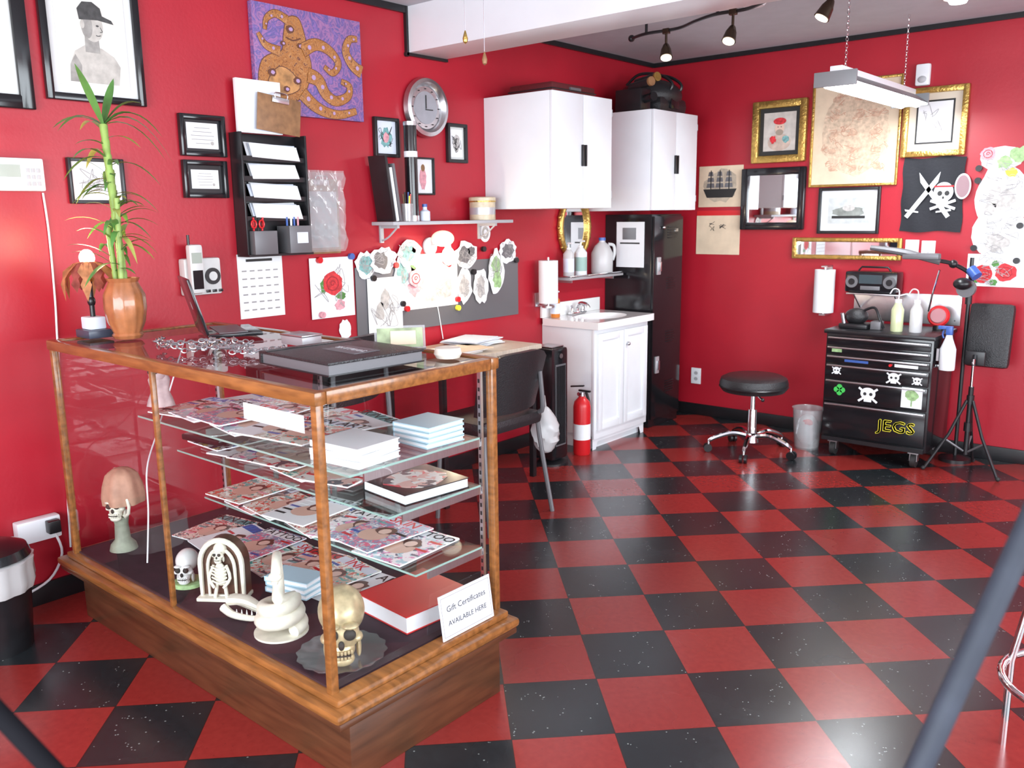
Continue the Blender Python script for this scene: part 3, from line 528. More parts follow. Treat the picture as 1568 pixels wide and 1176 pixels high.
m.sph((.41,-.49,1.40),.012,CHR,u=10,v=8).bx(.398,.402,-.32,-.28,1.37,1.39,STEEL)
m.done()
m=M("notice_paper",Matrix(((1,0,0,0),(0,0,-1,-.601),(0,1,0,0),(0,0,0,1))));m.bx(.10,.325,1.13,1.44,.001,.004,PAPER).bx(.15,.26,1.32,1.40,.004,.005,GREY).bx(.13,.29,1.29,1.30,.004,.005,INK)
m.done()
# ------------------------------------------------------------------ desk, chairs
DW=mat("desk_laminate",(.60,.52,.42),.35,noise=.2,ns=12,stretch=(1,8,1))
m=M("writing_desk");m.bx(.02,.50,-2.75,-1.95,.752,.778,DW,.004)
for x in (.06,.46):
    for y in (-2.71,-1.99): m.bx(x-.015,x+.015,y-.015,y+.015,0,.752,BLK,.002)
m.bx(.05,.47,-2.715,-2.705,.70,.752,BLK).bx(.05,.47,-1.995,-1.985,.70,.752,BLK).bx(.055,.065,-2.7,-2.0,.65,.752,BLK);m.done()
m=M("desk_paper_stack")
for k in range(9): m.box((0,0,.003+.004*k),(.21,.28,.0035),random.choice([PAPER,PAPB,PAPER]),X=RZ(random.uniform(-25,25),(.2+random.uniform(-.03,.03),-2.2+random.uniform(-.03,.03),.779)))
for k in range(5): m.box((0,0,.003+.004*k),(.21,.28,.0035),random.choice([PAPER,CREAM]),X=RZ(random.uniform(-15,15),(.34,-2.52+.02*k,.779)))
m.done()
def chair(name,x,y,rot,zs=.46,zb=.83,low=.06):
    m=M(name,RZ(rot,(x,y,0)))   # back at local +X
    m.box((0.02,0,zs),(.36,.44,.07),LEA,bev=.03)
    g=[]
    for i in range(11):
        row=[]
        for j in range(8):
            a=(i/10-.5);r=j/7;hgt=zs+low+(zb-zs-low)*r-.05*(a*2)**4*r
            row.append((.18+.06*r-.24*a*a,a*.46*(1-.10*(1-r)),hgt))
        g.append(row)
    t=bmesh.new();F=[[t.verts.new(p) for p in r] for r in g];Bk=[[t.verts.new((p[0]+.035,p[1],p[2])) for p in r] for r in g];ni=11;nj=8
    for i in range(ni-1):
        for j in range(nj-1):
            t.faces.new((F[i][j],F[i][j+1],F[i+1][j+1],F[i+1][j]));t.faces.new((Bk[i][j],Bk[i+1][j],Bk[i+1][j+1],Bk[i][j+1]))
        t.faces.new((F[i][0],F[i+1][0],Bk[i+1][0],Bk[i][0]));t.faces.new((F[i][-1],Bk[i][-1],Bk[i+1][-1],F[i+1][-1]))
    for j in range(nj-1):
        t.faces.new((F[0][j],Bk[0][j],Bk[0][j+1],F[0][j+1]));t.faces.new((F[-1][j],F[-1][j+1],Bk[-1][j+1],Bk[-1][j]))
    bmesh.ops.recalc_face_normals(t,faces=t.faces);m.add(t,LEA)
    for s in (-1,1):
        m.tube([(.22,.17*s,zb-.12),(.22,.19*s,zs+.05),(.18,.20*s,zs-.03),(.24,.24*s,.0)],.012,GREY,sm=5)
        m.tube([(-.13,.18*s,zs-.03),(-.15,.20*s,.0)],.012,GREY).tube([(-.14,.19*s,zs-.03),(.18,.20*s,zs-.03)],.010,GREY)
    m.done()
chair("desk_chair",.68,-2.64,0,.50,.86);chair("desk_chair",.42,-3.42,10,.5,1.0,.2)
m=M("plastic_bag");t=bmesh.new();bmesh.ops.create_uvsphere(t,u_segments=20,v_segments=14,radius=1)
for v in t.verts:
    q=.075*(1-.35*max(v.co.z,0))*(1+.12*math.sin(v.co.z*9+v.co.x*7));v.co=V((.72+v.co.x*q,-2.20+v.co.y*q,.36+v.co.z*.13))
m.add(t,FROST);m.tube([(.72,-2.20,.49),(.76,-2.26,.56),(.86,-2.40,.60)],.006,FROST);m.done()
m=M("tower_fan",Matrix.Translation((.36,-1.70,0)));m.lathe([(0,0),(.11,0),(.11,.012),(.05,.03),(0,.03)],BLK).bx(-.08,.08,-.08,.08,.03,.72,BLKG,.025).bx(.0805,.083,-.05,.05,.12,.62,GREY)
for k in range(9): m.bx(.083,.087,-.045+.01*k+.002,-.045+.01*k+.006,.13,.61,BLK)
m.bx(-.06,.06,-.06,.06,.72,.728,STEEL,.003).cyl((.084,0,.67),(.088,0,.67),.015,STEEL);m.done()
m=M("rolling_stool",Matrix.Translation((1.225,-.74,0)));m.lathe([(0,.40),(.19,.40),(.205,.42),(.21,.45),(.20,.48),(.17,.495),(0,.50)],LEA,seg=40).lathe([(.203,.415),(.213,.43),(.203,.44)],BLK,seg=40)
m.cyl((0,0,.10),(0,0,.28),.028,CHR).cyl((0,0,.28),(0,0,.41),.014,CHR).cyl((0,0,.385),(0,0,.405),.09,GREY).lathe([(0,.07),(.045,.07),(.04,.12),(.028,.13),(0,.13)],CHR)
m.tube([(.02,-.02,.39),(.13,-.16,.385)],.005,CHR).sph((.14,-.17,.385),.012,BLK,u=8,v=6)
for k in range(5):
    a=2*PI*k/5-1.3;c,s=math.cos(a),math.sin(a)
    m.tube([(.03*c,.03*s,.11),(.12*c,.12*s,.125),(.22*c,.22*s,.095),(.265*c,.265*s,.07)],[.018,.017,.014,.012],CHR,sm=5)
    m.cyl((.265*c,.265*s,.05),(.265*c,.265*s,.075),.008,CHR,seg=10)
    for o in (-.014,.014): m.cyl((.27*c-s*(o-.008),.27*s+c*(o-.008),.027),(.27*c-s*(o+.008),.27*s+c*(o+.008),.027),.026,BLK,seg=18)
m.done()
def chest():
    m=M("tool_chest",WB);x0,x1=1.575,2.19;f=.52
    m.bx(x0,x1,.10,.77,.06,f-.02,BLKG,.006).bx(x0-.01,x1+.01,.765,.79,.05,f+.005,BLK,.008)
    m.bx(x0+.01,x1-.01,.10,.125,.06,f,BLK)
    zs=[.135,.345,.49,.585,.64,.695,.755]
    for a,b in zip(zs,zs[1:]):
        m.bx(x0+.012,x1-.012,a+.004,b-.004,f-.02,f,BLKG,.003).bx(x0+.02,x1-.02,b-.018,b-.008,f,f+.012,STEEL,.002)
    m.bx(x1+.0005,x1+.03,.60,.62,.15,.42,CHR,.005)
    for x in (x0+.07,x1-.07):
        for z in (.12,f-.06):
            m.bx(x-.03,x+.03,.085,.10,z-.03,z+.03,STEEL).cyl((x-.014,.045,z),(x+.014,.045,z),.044,RUB);m.bx(x-.022,x-.017,.04,.09,z-.02,z+.02,STEEL).bx(x+.017,x+.022,.04,.09,z-.02,z+.02,STEEL)
    z=f+.001
    for dx,dz in ((-.018,0),(.018,0),(0,.018),(0,-.018)): m.ell(1.68+dx,.425+dz,.017,.017,z+.0005,mat("clover",(.05,.5,.08),.5))
    def sk(cx,cz,s):
        m.ell(cx,cz,.04*s,.034*s,z,PAPER).bx(cx-.02*s,cx+.02*s,cz-.045*s,cz-.02*s,z-.001,z+.0005,PAPER)
        for q in (-1,1): m.ell(cx+.016*s*q,cz-.002,.009*s,.009*s,z+.001,INK);m.rib([(cx-.05*s*q,cz-.045*s),(cx+.05*s*q,cz+.03*s)],.006*s,z-.0004,PAPER,sm=0)
    sk(1.85,.42,1.1);sk(1.99,.535,.8);sk(1.655,.545,.55);sk(2.12,.53,.55)
    m.bx(2.04,2.155,.365,.485,z,z+.001,PAPER).ell(2.098,.44,.038,.032,z+.0015,GRNP,jit=.12).bx(2.094,2.102,.375,.42,z+.0015,z+.002,GRNP)
    m.bx(1.62,1.68,.655,.675,z,z+.001,GRNP).bx(1.70,1.84,.60,.615,z,z+.001,BLUE).bx(1.99,2.12,.597,.615,z,z+.001,PAPER).cyl((1.97,.606,f),(1.97,.606,f+.02),.008,REDP)
    for o in (0,.003,.006): m.text("JEGS",.095,YEL,X=Matrix.Translation((2.02+o,.235+o,z+.001))@Matrix.Diagonal((1.15,1,1,1)))
    m.done()
chest()
m=M("steel_backsplash_shelf",WB);m.bx(1.56,2.20,.80,.985,.002,.012,STEEL,.002).bx(1.56,1.88,.975,.985,.002,.17,STEEL,.002);
for x in (1.6,1.85): m.tube([(x,.88,.012),(x,.97,.14)],.005,STEEL)
for k in range(6): m.cyl((1.62+.11*k,.83,.012),(1.62+.11*k,.83,.014),.005,GREY,seg=8)
m.done()
m=M("stereo_radio",WB);m.bx(1.54,1.86,.987,1.12,.02,.15,BLKG,.015).bx(1.63,1.77,1.045,1.10,.15,.153,mat("lcd_dark",(.05,.07,.08),.1)).bx(1.64,1.76,1.005,1.03,.15,.154,GREY,.002)
for x in (1.585,1.815): m.cyl((x,1.055,.15),(x,1.055,.155),.038,GREY).cyl((x,1.055,.155),(x,1.055,.157),.02,BLK)
m.tube([(1.6,1.12,.08),(1.62,1.145,.08),(1.78,1.145,.08),(1.8,1.12,.08)],.006,BLK);m.done()
m=M("paper_towel_roll",WB@Matrix.Translation((1.385,.84,.08)));XX=Matrix.Rotation(-PI/2,4,'X')
m.lathe([(.018,0),(.065,0),(.065,.28),(.018,.28)],PAPER,X=XX).cyl((0,-.015,0),(0,.30,0),.008,STEEL).bx(-.02,.02,-.02,-.01,-.079,.02,STEEL).bx(-.02,.02,.295,.305,-.079,.02,STEEL).bx(-.02,.02,-.02,.305,-.079,-.073,STEEL);m.done()
def squeeze(x,y,z,body,nm="squeeze_bottle"):
    m=M(nm,Matrix.Translation((x,y,z)));m.lathe([(0,0),(.033,0),(.035,.01),(.035,.13),(.02,.16),(.018,.175),(0,.175)],body).cyl((0,0,.17),(0,0,.19),.019,WHITE).tube([(0,0,.185),(0,0,.24),(-.03,0,.25),(-.05,0,.22)],.004,FROST,sm=5);m.done()
squeeze(1.95,-.40,.791,mat("green_soap",(.55,.6,.35),.2,coat=.5));squeeze(2.05,-.38,.791,FROST)
m=M("spray_bottle",Matrix.Translation((2.255,-.46,.60)));m.lathe([(0,0),(.04,0),(.042,.01),(.042,.12),(.02,.18),(.016,.2),(0,.2)],WHITE).box((.0,0,.225),(.035,.03,.05),BLUE,bev=.006).box((-.035,0,.24),(.05,.02,.02),BLUE,bev=.004).tube([(-.03,0,.225),(-.035,0,.20),(-.028,0,.18)],.005,BLUE,sm=4).bx(-.055,-.042,-.02,.02,.05,.12,STEEL);m.done()
m=M("tattoo_machine_holder",Matrix.Translation((1.73,-.36,.791)));m.bx(-.11,.06,-.08,.08,0,.03,BLK,.008).sph((-.03,0,.07),(.07,.06,.05),LEA).tube([(.0,0,.1),(.08,-.02,.13),(.12,-.03,.06),(.14,-.02,.01)],.008,BLK,sm=5).cyl((-.09,-.04,.03),(-.10,-.05,.09),.012,STEEL).bx(.07,.13,-.05,.02,0,.05,GREY,.006);m.done()
m=M("round_caution_lamp",Matrix.Translation((2.12,-.17,.87)));m.lathe([(0,0),(.055,0),(.063,.012),(.055,.024),(0,.024)],REDP,X=RX(80)).lathe([(0,.025),(.045,.025),(.04,.035),(0,.035)],mat("dusty_pink",(.45,.2,.22),.4),X=RX(80)).cyl((0,0,-.079),(0,0,-.05),.03,BLK).cyl((0,0,-.06),(0,0,0),.006,STEEL);m.done()
m=M("waste_bin",Matrix.Translation((1.455,-.42,0)));m.lathe([(0,0),(.075,0),(.095,.26),(.1,.265),(.09,.265),(.07,.01),(0,.01)],PLAS,seg=28);m.sph((0,0,.12),(.07,.07,.1),FROST,u=14,v=10).sph((.01,-.03,.17),(.04,.03,.03),REDP,u=10,v=8);m.done()
m=M("hanging_paper_pad",WB);m.bx(1.50,1.545,.30,.66,.001,.03,PAPER,.002).bx(1.51,1.535,.40,.42,.03,.032,PENC);m.done()
m=M("padded_headrest_stand",Matrix.Translation((2.37,-.36,0)))
m.cyl((0,0,.10),(0,0,.50),.014,BLK).cyl((0,0,.42),(0,0,.66),.009,CHR).cyl((0,0,.40),(0,0,.45),.02,BLK).cyl((0,0,.24),(0,0,.29),.022,BLK)
for k in range(3):
    a=2*PI*k/3-.5;c,s=math.cos(a),math.sin(a);m.tube([(.018*c,.018*s,.42),(.10*c,.10*s,.22),(.22*c,.22*s,.012)],.009,BLK,flat=1);m.tube([(.015*c,.015*s,.12),(.12*c,.12*s,.19)],.006,GREY).sph((.225*c,.225*s,.013),.013,RUB,u=10,v=8)
m.box((.03,-.02,.78),(.235,.06,.37),LEA,bev=.028,X=RX(-8,(0,0.1,.0))).bx(-.05,.05,0.02,.04,.62,.70,BLK,.004).tube([(.0,0,.62),(0,.02,.68)],.012,BLK);m.done()
m=M("swing_arm_floor_lamp",Matrix.Translation((2.27,-.16,0)))
m.lathe([(0,0),(.09,0),(.09,.02),(.03,.035),(0,.035)],BLK).cyl((0,0,.03),(0,0,1.22),.011,BLK).cyl((0,0,.95),(0,0,1.02),.018,BLK)
m.tube([(0,0,1.0),(.02,-.08,1.12),(-.06,-.16,1.19),(-.14,-.2,1.21)],.012,BLK,sm=5).sph((-.06,-.16,1.19),.024,BLK).cyl((.01,-.1,1.05),(.01,-.14,1.05),.05,GREY)
m.tube([(-.12,-.2,1.20),(-.30,-.22,1.25),(-.50,-.24,1.28)],[.016,.022,.014],GREY,sm=4).bx(-.32,-.12,-.24,-.18,1.215,1.25,GREY,.01)
m.tube([(-.2,-.05,.90),(-.18,-.08,1.0),(-.14,-.12,1.15)],.006,CHR).cyl((.06,-.12,1.12),(.02,-.10,1.16),.03,BLUE).sph((.0,-.17,1.08),(.05,.05,.035),BLK);m.done()
m=M("round_wall_mirror",WB);m.ell(2.155,1.63,.045,.075,.022,SIL,n=26,th=.006).ell(2.155,1.63,.036,.064,.0295,mat("smoked_lens",(.3,.2,.22),.15),n=26).cyl((2.155,1.63,.001),(2.155,1.63,.022),.02,GREY);m.done()
# ------------------------------------------------------------------ ceiling things
TUBE=mat("fluorescent_tube",(1,1,1),.5,emit=(.93,.97,1),es=14)
m=M("hanging_fluorescent_light",Matrix.Translation((1.90,-.87,2.10)))
GRW=mat("fixture_grey",(.22,.23,.24),.4)
for s in (-1,1):
    m.poly([(.02*s,-.58,.05),(.10*s,-.58,-.005),(.10*s,.58,-.005),(.02*s,.58,.05)][::s],WHITE).poly([(.02*s,-.58,.053),(.102*s,-.58,-.003),(.102*s,.58,-.003),(.02*s,.58,.053)][::-s],GRW)
    m.cyl((.042*s,-.57,-.005),(.042*s,.57,-.005),.022,TUBE)
m.bx(-.03,.03,-.58,.58,.02,.075,WHITE,.004).bx(-.102,.102,-.59,-.575,-.02,.05,GRW,.003).bx(-.102,.102,.575,.59,-.02,.05,GRW,.003)
for y in (-.46,.46):
    k=0;z=.075
    while z<.462: 
        a=k%2;m.tube([(.006*math.cos(q)*(1-a),y+.006*math.cos(q)*a,z+.010+.010*math.sin(q)) for q in [i*PI/3 for i in range(6)]],.0016,CHR,seg=5,closed=True);z+=.0155;k+=1
m.done()
m=M("track_light_rail");rp=[(.60,-1.22,2.50),(.75,-1.30,2.495),(.95,-1.30,2.495),(1.12,-1.40,2.495),(1.28,-1.47,2.495),(1.45,-1.47,2.495),(1.65,-1.60,2.495),(1.95,-1.68,2.495),(2.4,-1.72,2.495)]
m.tube(rp,.009,BLK,sm=6,seg=8)
for i in (1,4,7): x,y,z=rp[i];m.cyl((x,y,z),(x,y,H),.008,BLK);m.cyl((x,y,H-.012),(x,y,H),.03,BLK)
BR=mat("bronze",(.10,.07,.05),.25,.9)
SPOT=mat("spot_glow",(1,.95,.85),.5,emit=(1,.85,.6),es=2.5)
for (x,y,tx,ty) in ((.88,-1.30,.02,-.03),(1.37,-1.475,.0,-.04),(1.95,-1.68,-.03,-.03)):
    m.cyl((x,y,2.495),(x,y,2.42),.007,BR);m.bx(x-.02,x+.02,y-.012,y+.012,2.475,2.505,BR,.004)
    a=V((x,y,2.42));b=V((x+tx,y+ty,2.345));m.tube([a,a*.6+b*.4,b*.7+a*.3,b],[.014,.028,.032,.036],BR,sm=4,seg=20);d=(b-a).normalized();m.cyl(b,b+d*.004,.030,SPOT)
m.sph((.60,-1.22,2.50),.02,BLK,u=10,v=8);m.done()
m=M("smoke_detector",Matrix.Translation((1.42,-1.35,H)));m.lathe([(0,0),(.065,0),(.065,-.025),(.05,-.04),(0,-.042)][::-1],WHITE);m.done()
m=M("recessed_ceiling_light",Matrix.Translation((2.20,-.62,H)));m.lathe([(.055,-.001),(.07,-.006),(.075,-.001)],WHITE).lathe([(0,-.03),(.04,-.028),(.055,-.001)],mat("spot_bright",(1,1,1),.5,emit=(1,.97,.9),es=6));m.done()
m=M("ceiling_pull_chain")
for x,y,z in ((1.32,-3.30,2.04),(1.245,-3.32,2.12)):
    m.cyl((x,y,z+.03),(x,y,H),.0014,CHR,seg=6).lathe([(0,-.012),(.008,-.005),(.010,.008),(.006,.022),(.002,.035),(0,.036)],BRN if x>1.3 else GOLD,c=(x,y,z),seg=14)
m.done()
# ------------------------------------------------------------------ display case
SA,SM_,SB=.835,.685,.485
def case():
    m=M("display_case")
    x0,x1,y0,y1=.27,1.825,-4.495,-3.83
    m.bx(x0-.02,1.845,-4.46,-3.86,0,.20,OAKD,.003)
    m.bx(x0-.06,1.885,-4.52,-3.82,.20,.222,OAKD,.006).bx(x0-.065,1.89,-4.53,-3.81,.222,.25,OAK,.012).bx(x0-.03,1.86,-4.505,-3.83,.25,.272,OAK,.008)
    m.bx(x0,x1-.01,y0+.015,y1-.015,.272,.278,mat("case_velvet",(.035,.012,.022),.8,noise=.3))
    p=.024
    for x in (x0,x1-p):
        for y in (y0,y1-p): m.bx(x,x+p,y,y+p,.27,1.05,OAK,.004)
    m.bx(.99,1.006,y0+.002,y0+.018,.27,1.05,OAK,.003)
    for (a,b,c,d) in ((x0-.006,x1+.006,y0-.006,y0+.03),(x0-.006,x1+.006,y1-.03,y1+.006),(x0-.006,x0+.03,y0+.03,y1-.03),(x1-.03,x1+.006,y0+.03,y1-.03)):
        m.bx(a,b,c,d,1.042,1.078,OAK,.007)
    def pane(pts,g): m.poly(pts,g)
    pane([(x0+.024,y0+.010,.272),(x1-.024,y0+.010,.272),(x1-.024,y0+.010,1.043),(x0+.024,y0+.010,1.043)],GLASS)
    pane([(x1-.010,y0+.024,.272),(x1-.010,y1-.024,.272),(x1-.010,y1-.024,1.043),(x1-.010,y0+.024,1.043)],GLASS)
    pane([(x0+.010,y0+.024,.272),(x0+.010,y1-.024,.272),(x0+.010,y1-.024,1.043),(x0+.010,y0+.024,1.043)],GLASS)
    pane([(x0+.028,y0+.028,1.073),(x1-.028,y0+.028,1.073),(x1-.028,y1-.028,1.073),(x0+.028,y1-.028,1.073)],glassmat("top_glass",(.66,.70,.70),.12,.02))
    m.box((.98,y0-.004,.238),(.02,.01,.02),OAKD)
    for x in (x1-.04,1.0,x0+.03):
        m.bx(x,x+.014,y1-.045,y1-.035,.28,1.04,STEEL)
        for k in range(28): m.bx(x+.004,x+.010,y1-.0465,y1-.0445,.30+.026*k,.312+.026*k,BLK)
    gs=glassmat("shelf_glass",(.86,.95,.92),.06);ge=mat("glass_edge",(.28,.45,.40),.1,coat=.5)
    for z,yf,xs in ((SA,-4.38,.66),(SM_,-4.25,.66),(SB,-4.16,.66)):
        m.bx(xs,x1-.03,yf,y1-.05,z-.006,z,gs);m.bx(xs,x1-.03,yf-.0015,yf,z-.006,z,ge).bx(x1-.03,x1-.0285,yf,y1-.05,z-.006,z,ge)
        for x in (x1-.036,1.002): m.bx(x,x+.006,yf+.05,y1-.045,z-.03,z-.007,STEEL)
    m.done()
case()
pal=[((.75,.1,.12),(.9,.88,.85),(.1,.1,.12),(.8,.5,.45)),((.15,.35,.6),(.9,.9,.9),(.75,.6,.2),(.1,.1,.15)),((.8,.3,.5),(.95,.9,.9),(.2,.2,.25),(.5,.7,.75)),((.1,.45,.4),(.85,.9,.8),(.7,.15,.1),(.6,.5,.4)),((.5,.4,.35),(.85,.75,.65),(.15,.1,.1),(.7,.2,.2)),((.85,.85,.9),(.3,.35,.5),(.6,.6,.65),(.8,.2,.3))]
COV=[patt("magazine_cover_%d"%i,list(p)+[p[1],p[3],p[1]],34+6*i,"V",.15,off=i*3.1,dist=.10) for i,p in enumerate(pal)]
TIT=[REDP,INK,TEAL,BLUE,PINK,PAPER]
WORDS=["TATTOO","INK","SKIN ART","FLASH","TATTOO","SKIN"]
def mag(m,x,y,z,rot,i,w=.205,h=.27,tilt=0):
    X=Matrix.Translation((x,y,z))@Matrix.Rotation(math.radians(rot),4,'Z')@Matrix.Rotation(math.radians(tilt),4,'X')
    m.box((0,0,.002),(w,h,.004),PAPER,X=X);m.box((0,0,.0045),(w,h,.001),[COV[(i+4)%6],COV[i%6],COV[(i+2)%6],PAPER,COV[(i+1)%6]][i%5],X=X);zz=.0053
    m.box((0,h*.38,zz),(w*.96,h*.16,.0004),random.choice([PAPER,PAPB,TIT[i%6]]),X=X)
    m.text(WORDS[i%6],.052 if i%6 in(0,4) else .06,[INK,REDP,INK,BLUE,INK,REDP][i%6],X=X@Matrix.Translation((0,h*.38,zz+.0006)))
    m.ell(0,-.03,w*.26,h*.18,zz+.0004,mat("skin_print",(.72,.48,.38),.3),n=14,X=X);m.ell(.01,h*.06,w*.17,h*.12,zz+.001,mat("hair_print",(.12,.06,.04),.3),n=14,X=X,jit=.2);m.ell(.012,h*.03,w*.10,h*.085,zz+.0014,mat("face_print",(.82,.6,.5),.3),n=14,X=X)
    for k in range(5): s=random.choice((-1,1));m.box((s*w*.34,h*(.22-.13*k),zz),(w*.24,h*.045,.0004),random.choice(TIT),X=X)
def mags(z,y0,y1,x0,x1,seed,sp=.15):
    random.seed(seed);m=M("magazines");i=seed
    rows=[y1-.14]+([y0+.14] if y1-y0>.30 else [])
    for r,y in enumerate(rows):
        x=x0+.11+.04*r
        while x<x1-.10:
            mag(m,x,y,z+.001+.0062*(i%3)+.0186*r,random.uniform(-14,14),i);x+=sp;i+=1
    m.done()
mags(SA,-4.37,-3.90,.66,1.55,3,.125);mags(SM_,-4.24,-3.89,.66,1.56,11,.125);mags(SB,-4.15,-3.885,.66,1.79,5,.12);
random.seed(5)
m=M("magazines")
for i,(x,y,r) in enumerate(((.50,-4.03,10),(.66,-4.06,-8),(.80,-4.03,5),(.96,-4.04,-8),(1.10,-4.03,8),(1.24,-4.04,-5),(1.355,-4.04,3))): mag(m,x,y,.279+.0062*(i%3),r,i+2)
m.done()
LB=mat("light_blue_cover",(.45,.65,.75),.4)
def book(name,x,y,z,w,h,t,rot,cov,n=1,jr=0):
    m=M(name,RZ(rot,(x,y,z)))
    for k in range(n):
        zz=k*(t+.001);X=RZ(random.uniform(-jr,jr))
        m.bx(-w/2+.003,w/2-.003,-h/2+.003,h/2-.003,zz+.003,zz+t-.003,PAPER,X=X).bx(-w/2,w/2,-h/2,h/2,zz,zz+.003,cov,X=X).bx(-w/2,w/2,-h/2,h/2,zz+t-.003,zz+t,cov,X=X).bx(-w/2,-w/2+.003,-h/2,h/2,zz,zz+t,cov,X=X)
    return m
book("book_stack",1.675,-4.26,SA,.19,.16,.018,8,PAPER,3,5).done()
book("book_stack",1.70,-4.00,SA,.15,.15,.015,0,LB,4,4).done()
m=book("book",1.67,-4.03,SM_,.21,.24,.032,-6,BLKG,1);m.ell(0,0,.09,.10,.0325,COV[0],jit=.1,n=14,th=.0006);m.done()
book("book_stack",1.26,-4.20,.30,.17,.10,.018,12,LB,3,5).done()
m=book("red_binder",1.625,-4.01,.279,.25,.27,.055,-4,mat("red_binder_cover",(.6,.03,.03),.35),1);m.done()
m=M("turntable_tray",RZ(8,(.79,-4.16,SM_+.044)));m.bx(-.10,.10,-.08,.08,0,.022,BLKG,.006).lathe([(0,.0225),(.065,.0225),(.065,.026),(0,.026)],STEEL).lathe([(0,.0265),(.02,.0265),(.02,.028),(0,.028)],BLK);m.done()
m=M("gift_certificate_sign",Matrix.Translation((1.848,-4.0,.2735))@Matrix.Rotation(math.radians(90),4,'Z')@Matrix.Rotation(math.radians(82),4,'X'))
m.bx(-.11,.11,0,.135,0,.003,mat("sign_card",(.72,.75,.84),.3)).bx(-.102,.102,.008,.010,.003,.0036,PENC).bx(-.102,.102,.125,.127,.003,.0036,PENC).bx(-.104,-.102,.008,.127,.003,.0036,PENC).bx(.102,.104,.008,.127,.003,.0036,PENC)
m.text("Gift Certificates",.026,INK,X=Matrix.Translation((0,.088,.0035)),ext=.0002);m.text("AVAILABLE HERE",.022,INK,X=Matrix.Translation((0,.045,.0035)),ext=.0002);m.done()
m=M("white_price_label",Matrix(((1,0,0,0),(0,0,-1,-4.481),(0,1,0,0),(0,0,0,1))));m.bx(1.485,1.755,.9625,1.0075,0,.001,PAPER).bx(1.49,1.75,.966,.968,.001,.0013,LGREY).bx(1.49,1.75,1.002,1.004,.001,.0013,LGREY);m.done()
def skull(m,s,bm_,dk,X):
    X=X@Matrix.Diagonal((s,s,s,1))
    m.sph((0,.02,.13),(.066,.085,.07),bm_,X=X,u=28,v=18).sph((0,-.035,.085),(.05,.045,.05),bm_,X=X).sph((0,-.045,.045),(.036,.035,.032),bm_,X=X).sph((0,-.052,.018),(.034,.03,.02),bm_,X=X)
    for q in (-1,1):
        m.sph((.042*q,-.045,.078),(.017,.024,.014),bm_,X=X,u=12,v=8).sph((.024*q,-.076,.098),(.0175,.012,.0165),dk,X=X,u=14,v=10).sph((.026*q,-.066,.120),(.024,.02,.009),bm_,X=X,u=12,v=8)
        m.sph((.045*q,-.02,.035),(.008,.022,.03),bm_,X=X,u=10,v=8)
    m.sph((0,-.082,.070),(.009,.008,.014),dk,X=X,u=10,v=8).box((0,-.081,.040),(.050,.01,.004),dk,X=X)
    for k in range(7):
        a=(k-3)*.22
        for z in (.048,.032): m.box((.044*math.sin(a),-.040-.044*math.cos(a),z),(.0075,.006,.011),bm_,X=X,bev=.002)
DKS=mat("socket_dark",(.03,.025,.02),.7)
GS=mat("antique_gold_bone",(.58,.48,.28),.35,.35,noise=.35,ns=30)
m=M("skull_ornament");skull(m,.98,GS,DKS,RZ(50,(1.71,-4.365,.293)));m.done()
m=M("pewter_plate",Matrix.Translation((1.685,-4.35,.279)));m.lathe([(0,0),(.09,0),(.123,.010),(.125,.013),(.10,.008),(.07,.011),(0,.012)],mat("pewter",(.5,.51,.53),.2,.9),seg=64,rip=.03,ripn=16);m.done()
m=M("snake_figurine",Matrix.Translation((1.43,-4.375,.279)));pts=[];rr=[]
for k in range(26):
    a=k*.55;q=.062-.010*(k/26)*2;pts.append((q*math.cos(a),q*math.sin(a),.02+.0032*k));rr.append(.019+.003*math.sin(k/26*PI))
pts+=[(.03,-.02,.115),(.0,.0,.14),(-.03,.02,.17),(-.045,0.03,.205),(-.02,.015,.232),(.02,-.015,.232),(.045,-.035,.21),(.05,-.045,.18)];rr+=[.019,.018,.017,.015,.014,.014,.015,.009]
m.tube(pts,rr,BONE,sm=4,seg=12).sph((.047,-.04,.20),(.02,.02,.014),BONE);m.lathe([(0,0),(.08,0),(.08,.006),(0,.006)],BONE);m.done()
m=M("animal_jaw_bone",RZ(20,(1.27,-4.385,.279)));
for q in (-1,1): m.tube([(-.07,.028*q,.035),(-.03,.035*q,.02),(.03,.025*q,.012),(.075,.006*q,.015)],[.014,.011,.009,.006],BONE,sm=4)
m.tube([(-.06,0,.05),(0,0,.055),(.06,0,.035)],[.028,.022,.010],BONE,sm=4,flat=.6)
for k in range(6):
    for q in (-1,1): m.cyl((-.02+.016*k,.028*q*(1-k*.12),.02),(-.02+.016*k,.028*q*(1-k*.12),.036),.003,PAPER,r2=.0005,seg=6)
m.done()
m=M("gothic_arch_ornament",RZ(35,(1.09,-4.36,.279)));Xa=Matrix(((1,0,0,0),(0,0,-1,0),(0,1,0,0),(0,0,0,1)));out=[(-.075,0),(.075,0),(.075,.12)]+[(.075*math.cos(a),.12+.085*math.sin(a)) for a in [i*PI/14 for i in range(1,14)]]+[(-.075,.12)]
inn=[(p[0]*.6,p[1]*.78+.012) for p in out]
m.poly([(p[0],p[1],-.05) for p in out],mat("dark_wood_carved",(.10,.05,.03),.4,noise=.3),X=Xa,th=.045).tube([(p[0]*.93,p[1]*.96+.004,.002) for p in out],.009,BONE,closed=True,X=Xa).tube([(p[0],p[1],.002) for p in inn],.006,BONE,closed=True,X=Xa)
skull(m,.32,BONE,DKS,Matrix.Translation((0,-.005,.13)));m.sph((0,-.012,.09),(.02,.014,.04),BONE);
for k in range(5): m.tube([(-.025,-.02,.07+.012*k),(0,-.03,.066+.012*k),(.025,-.02,.07+.012*k)],.003,BONE,sm=3)
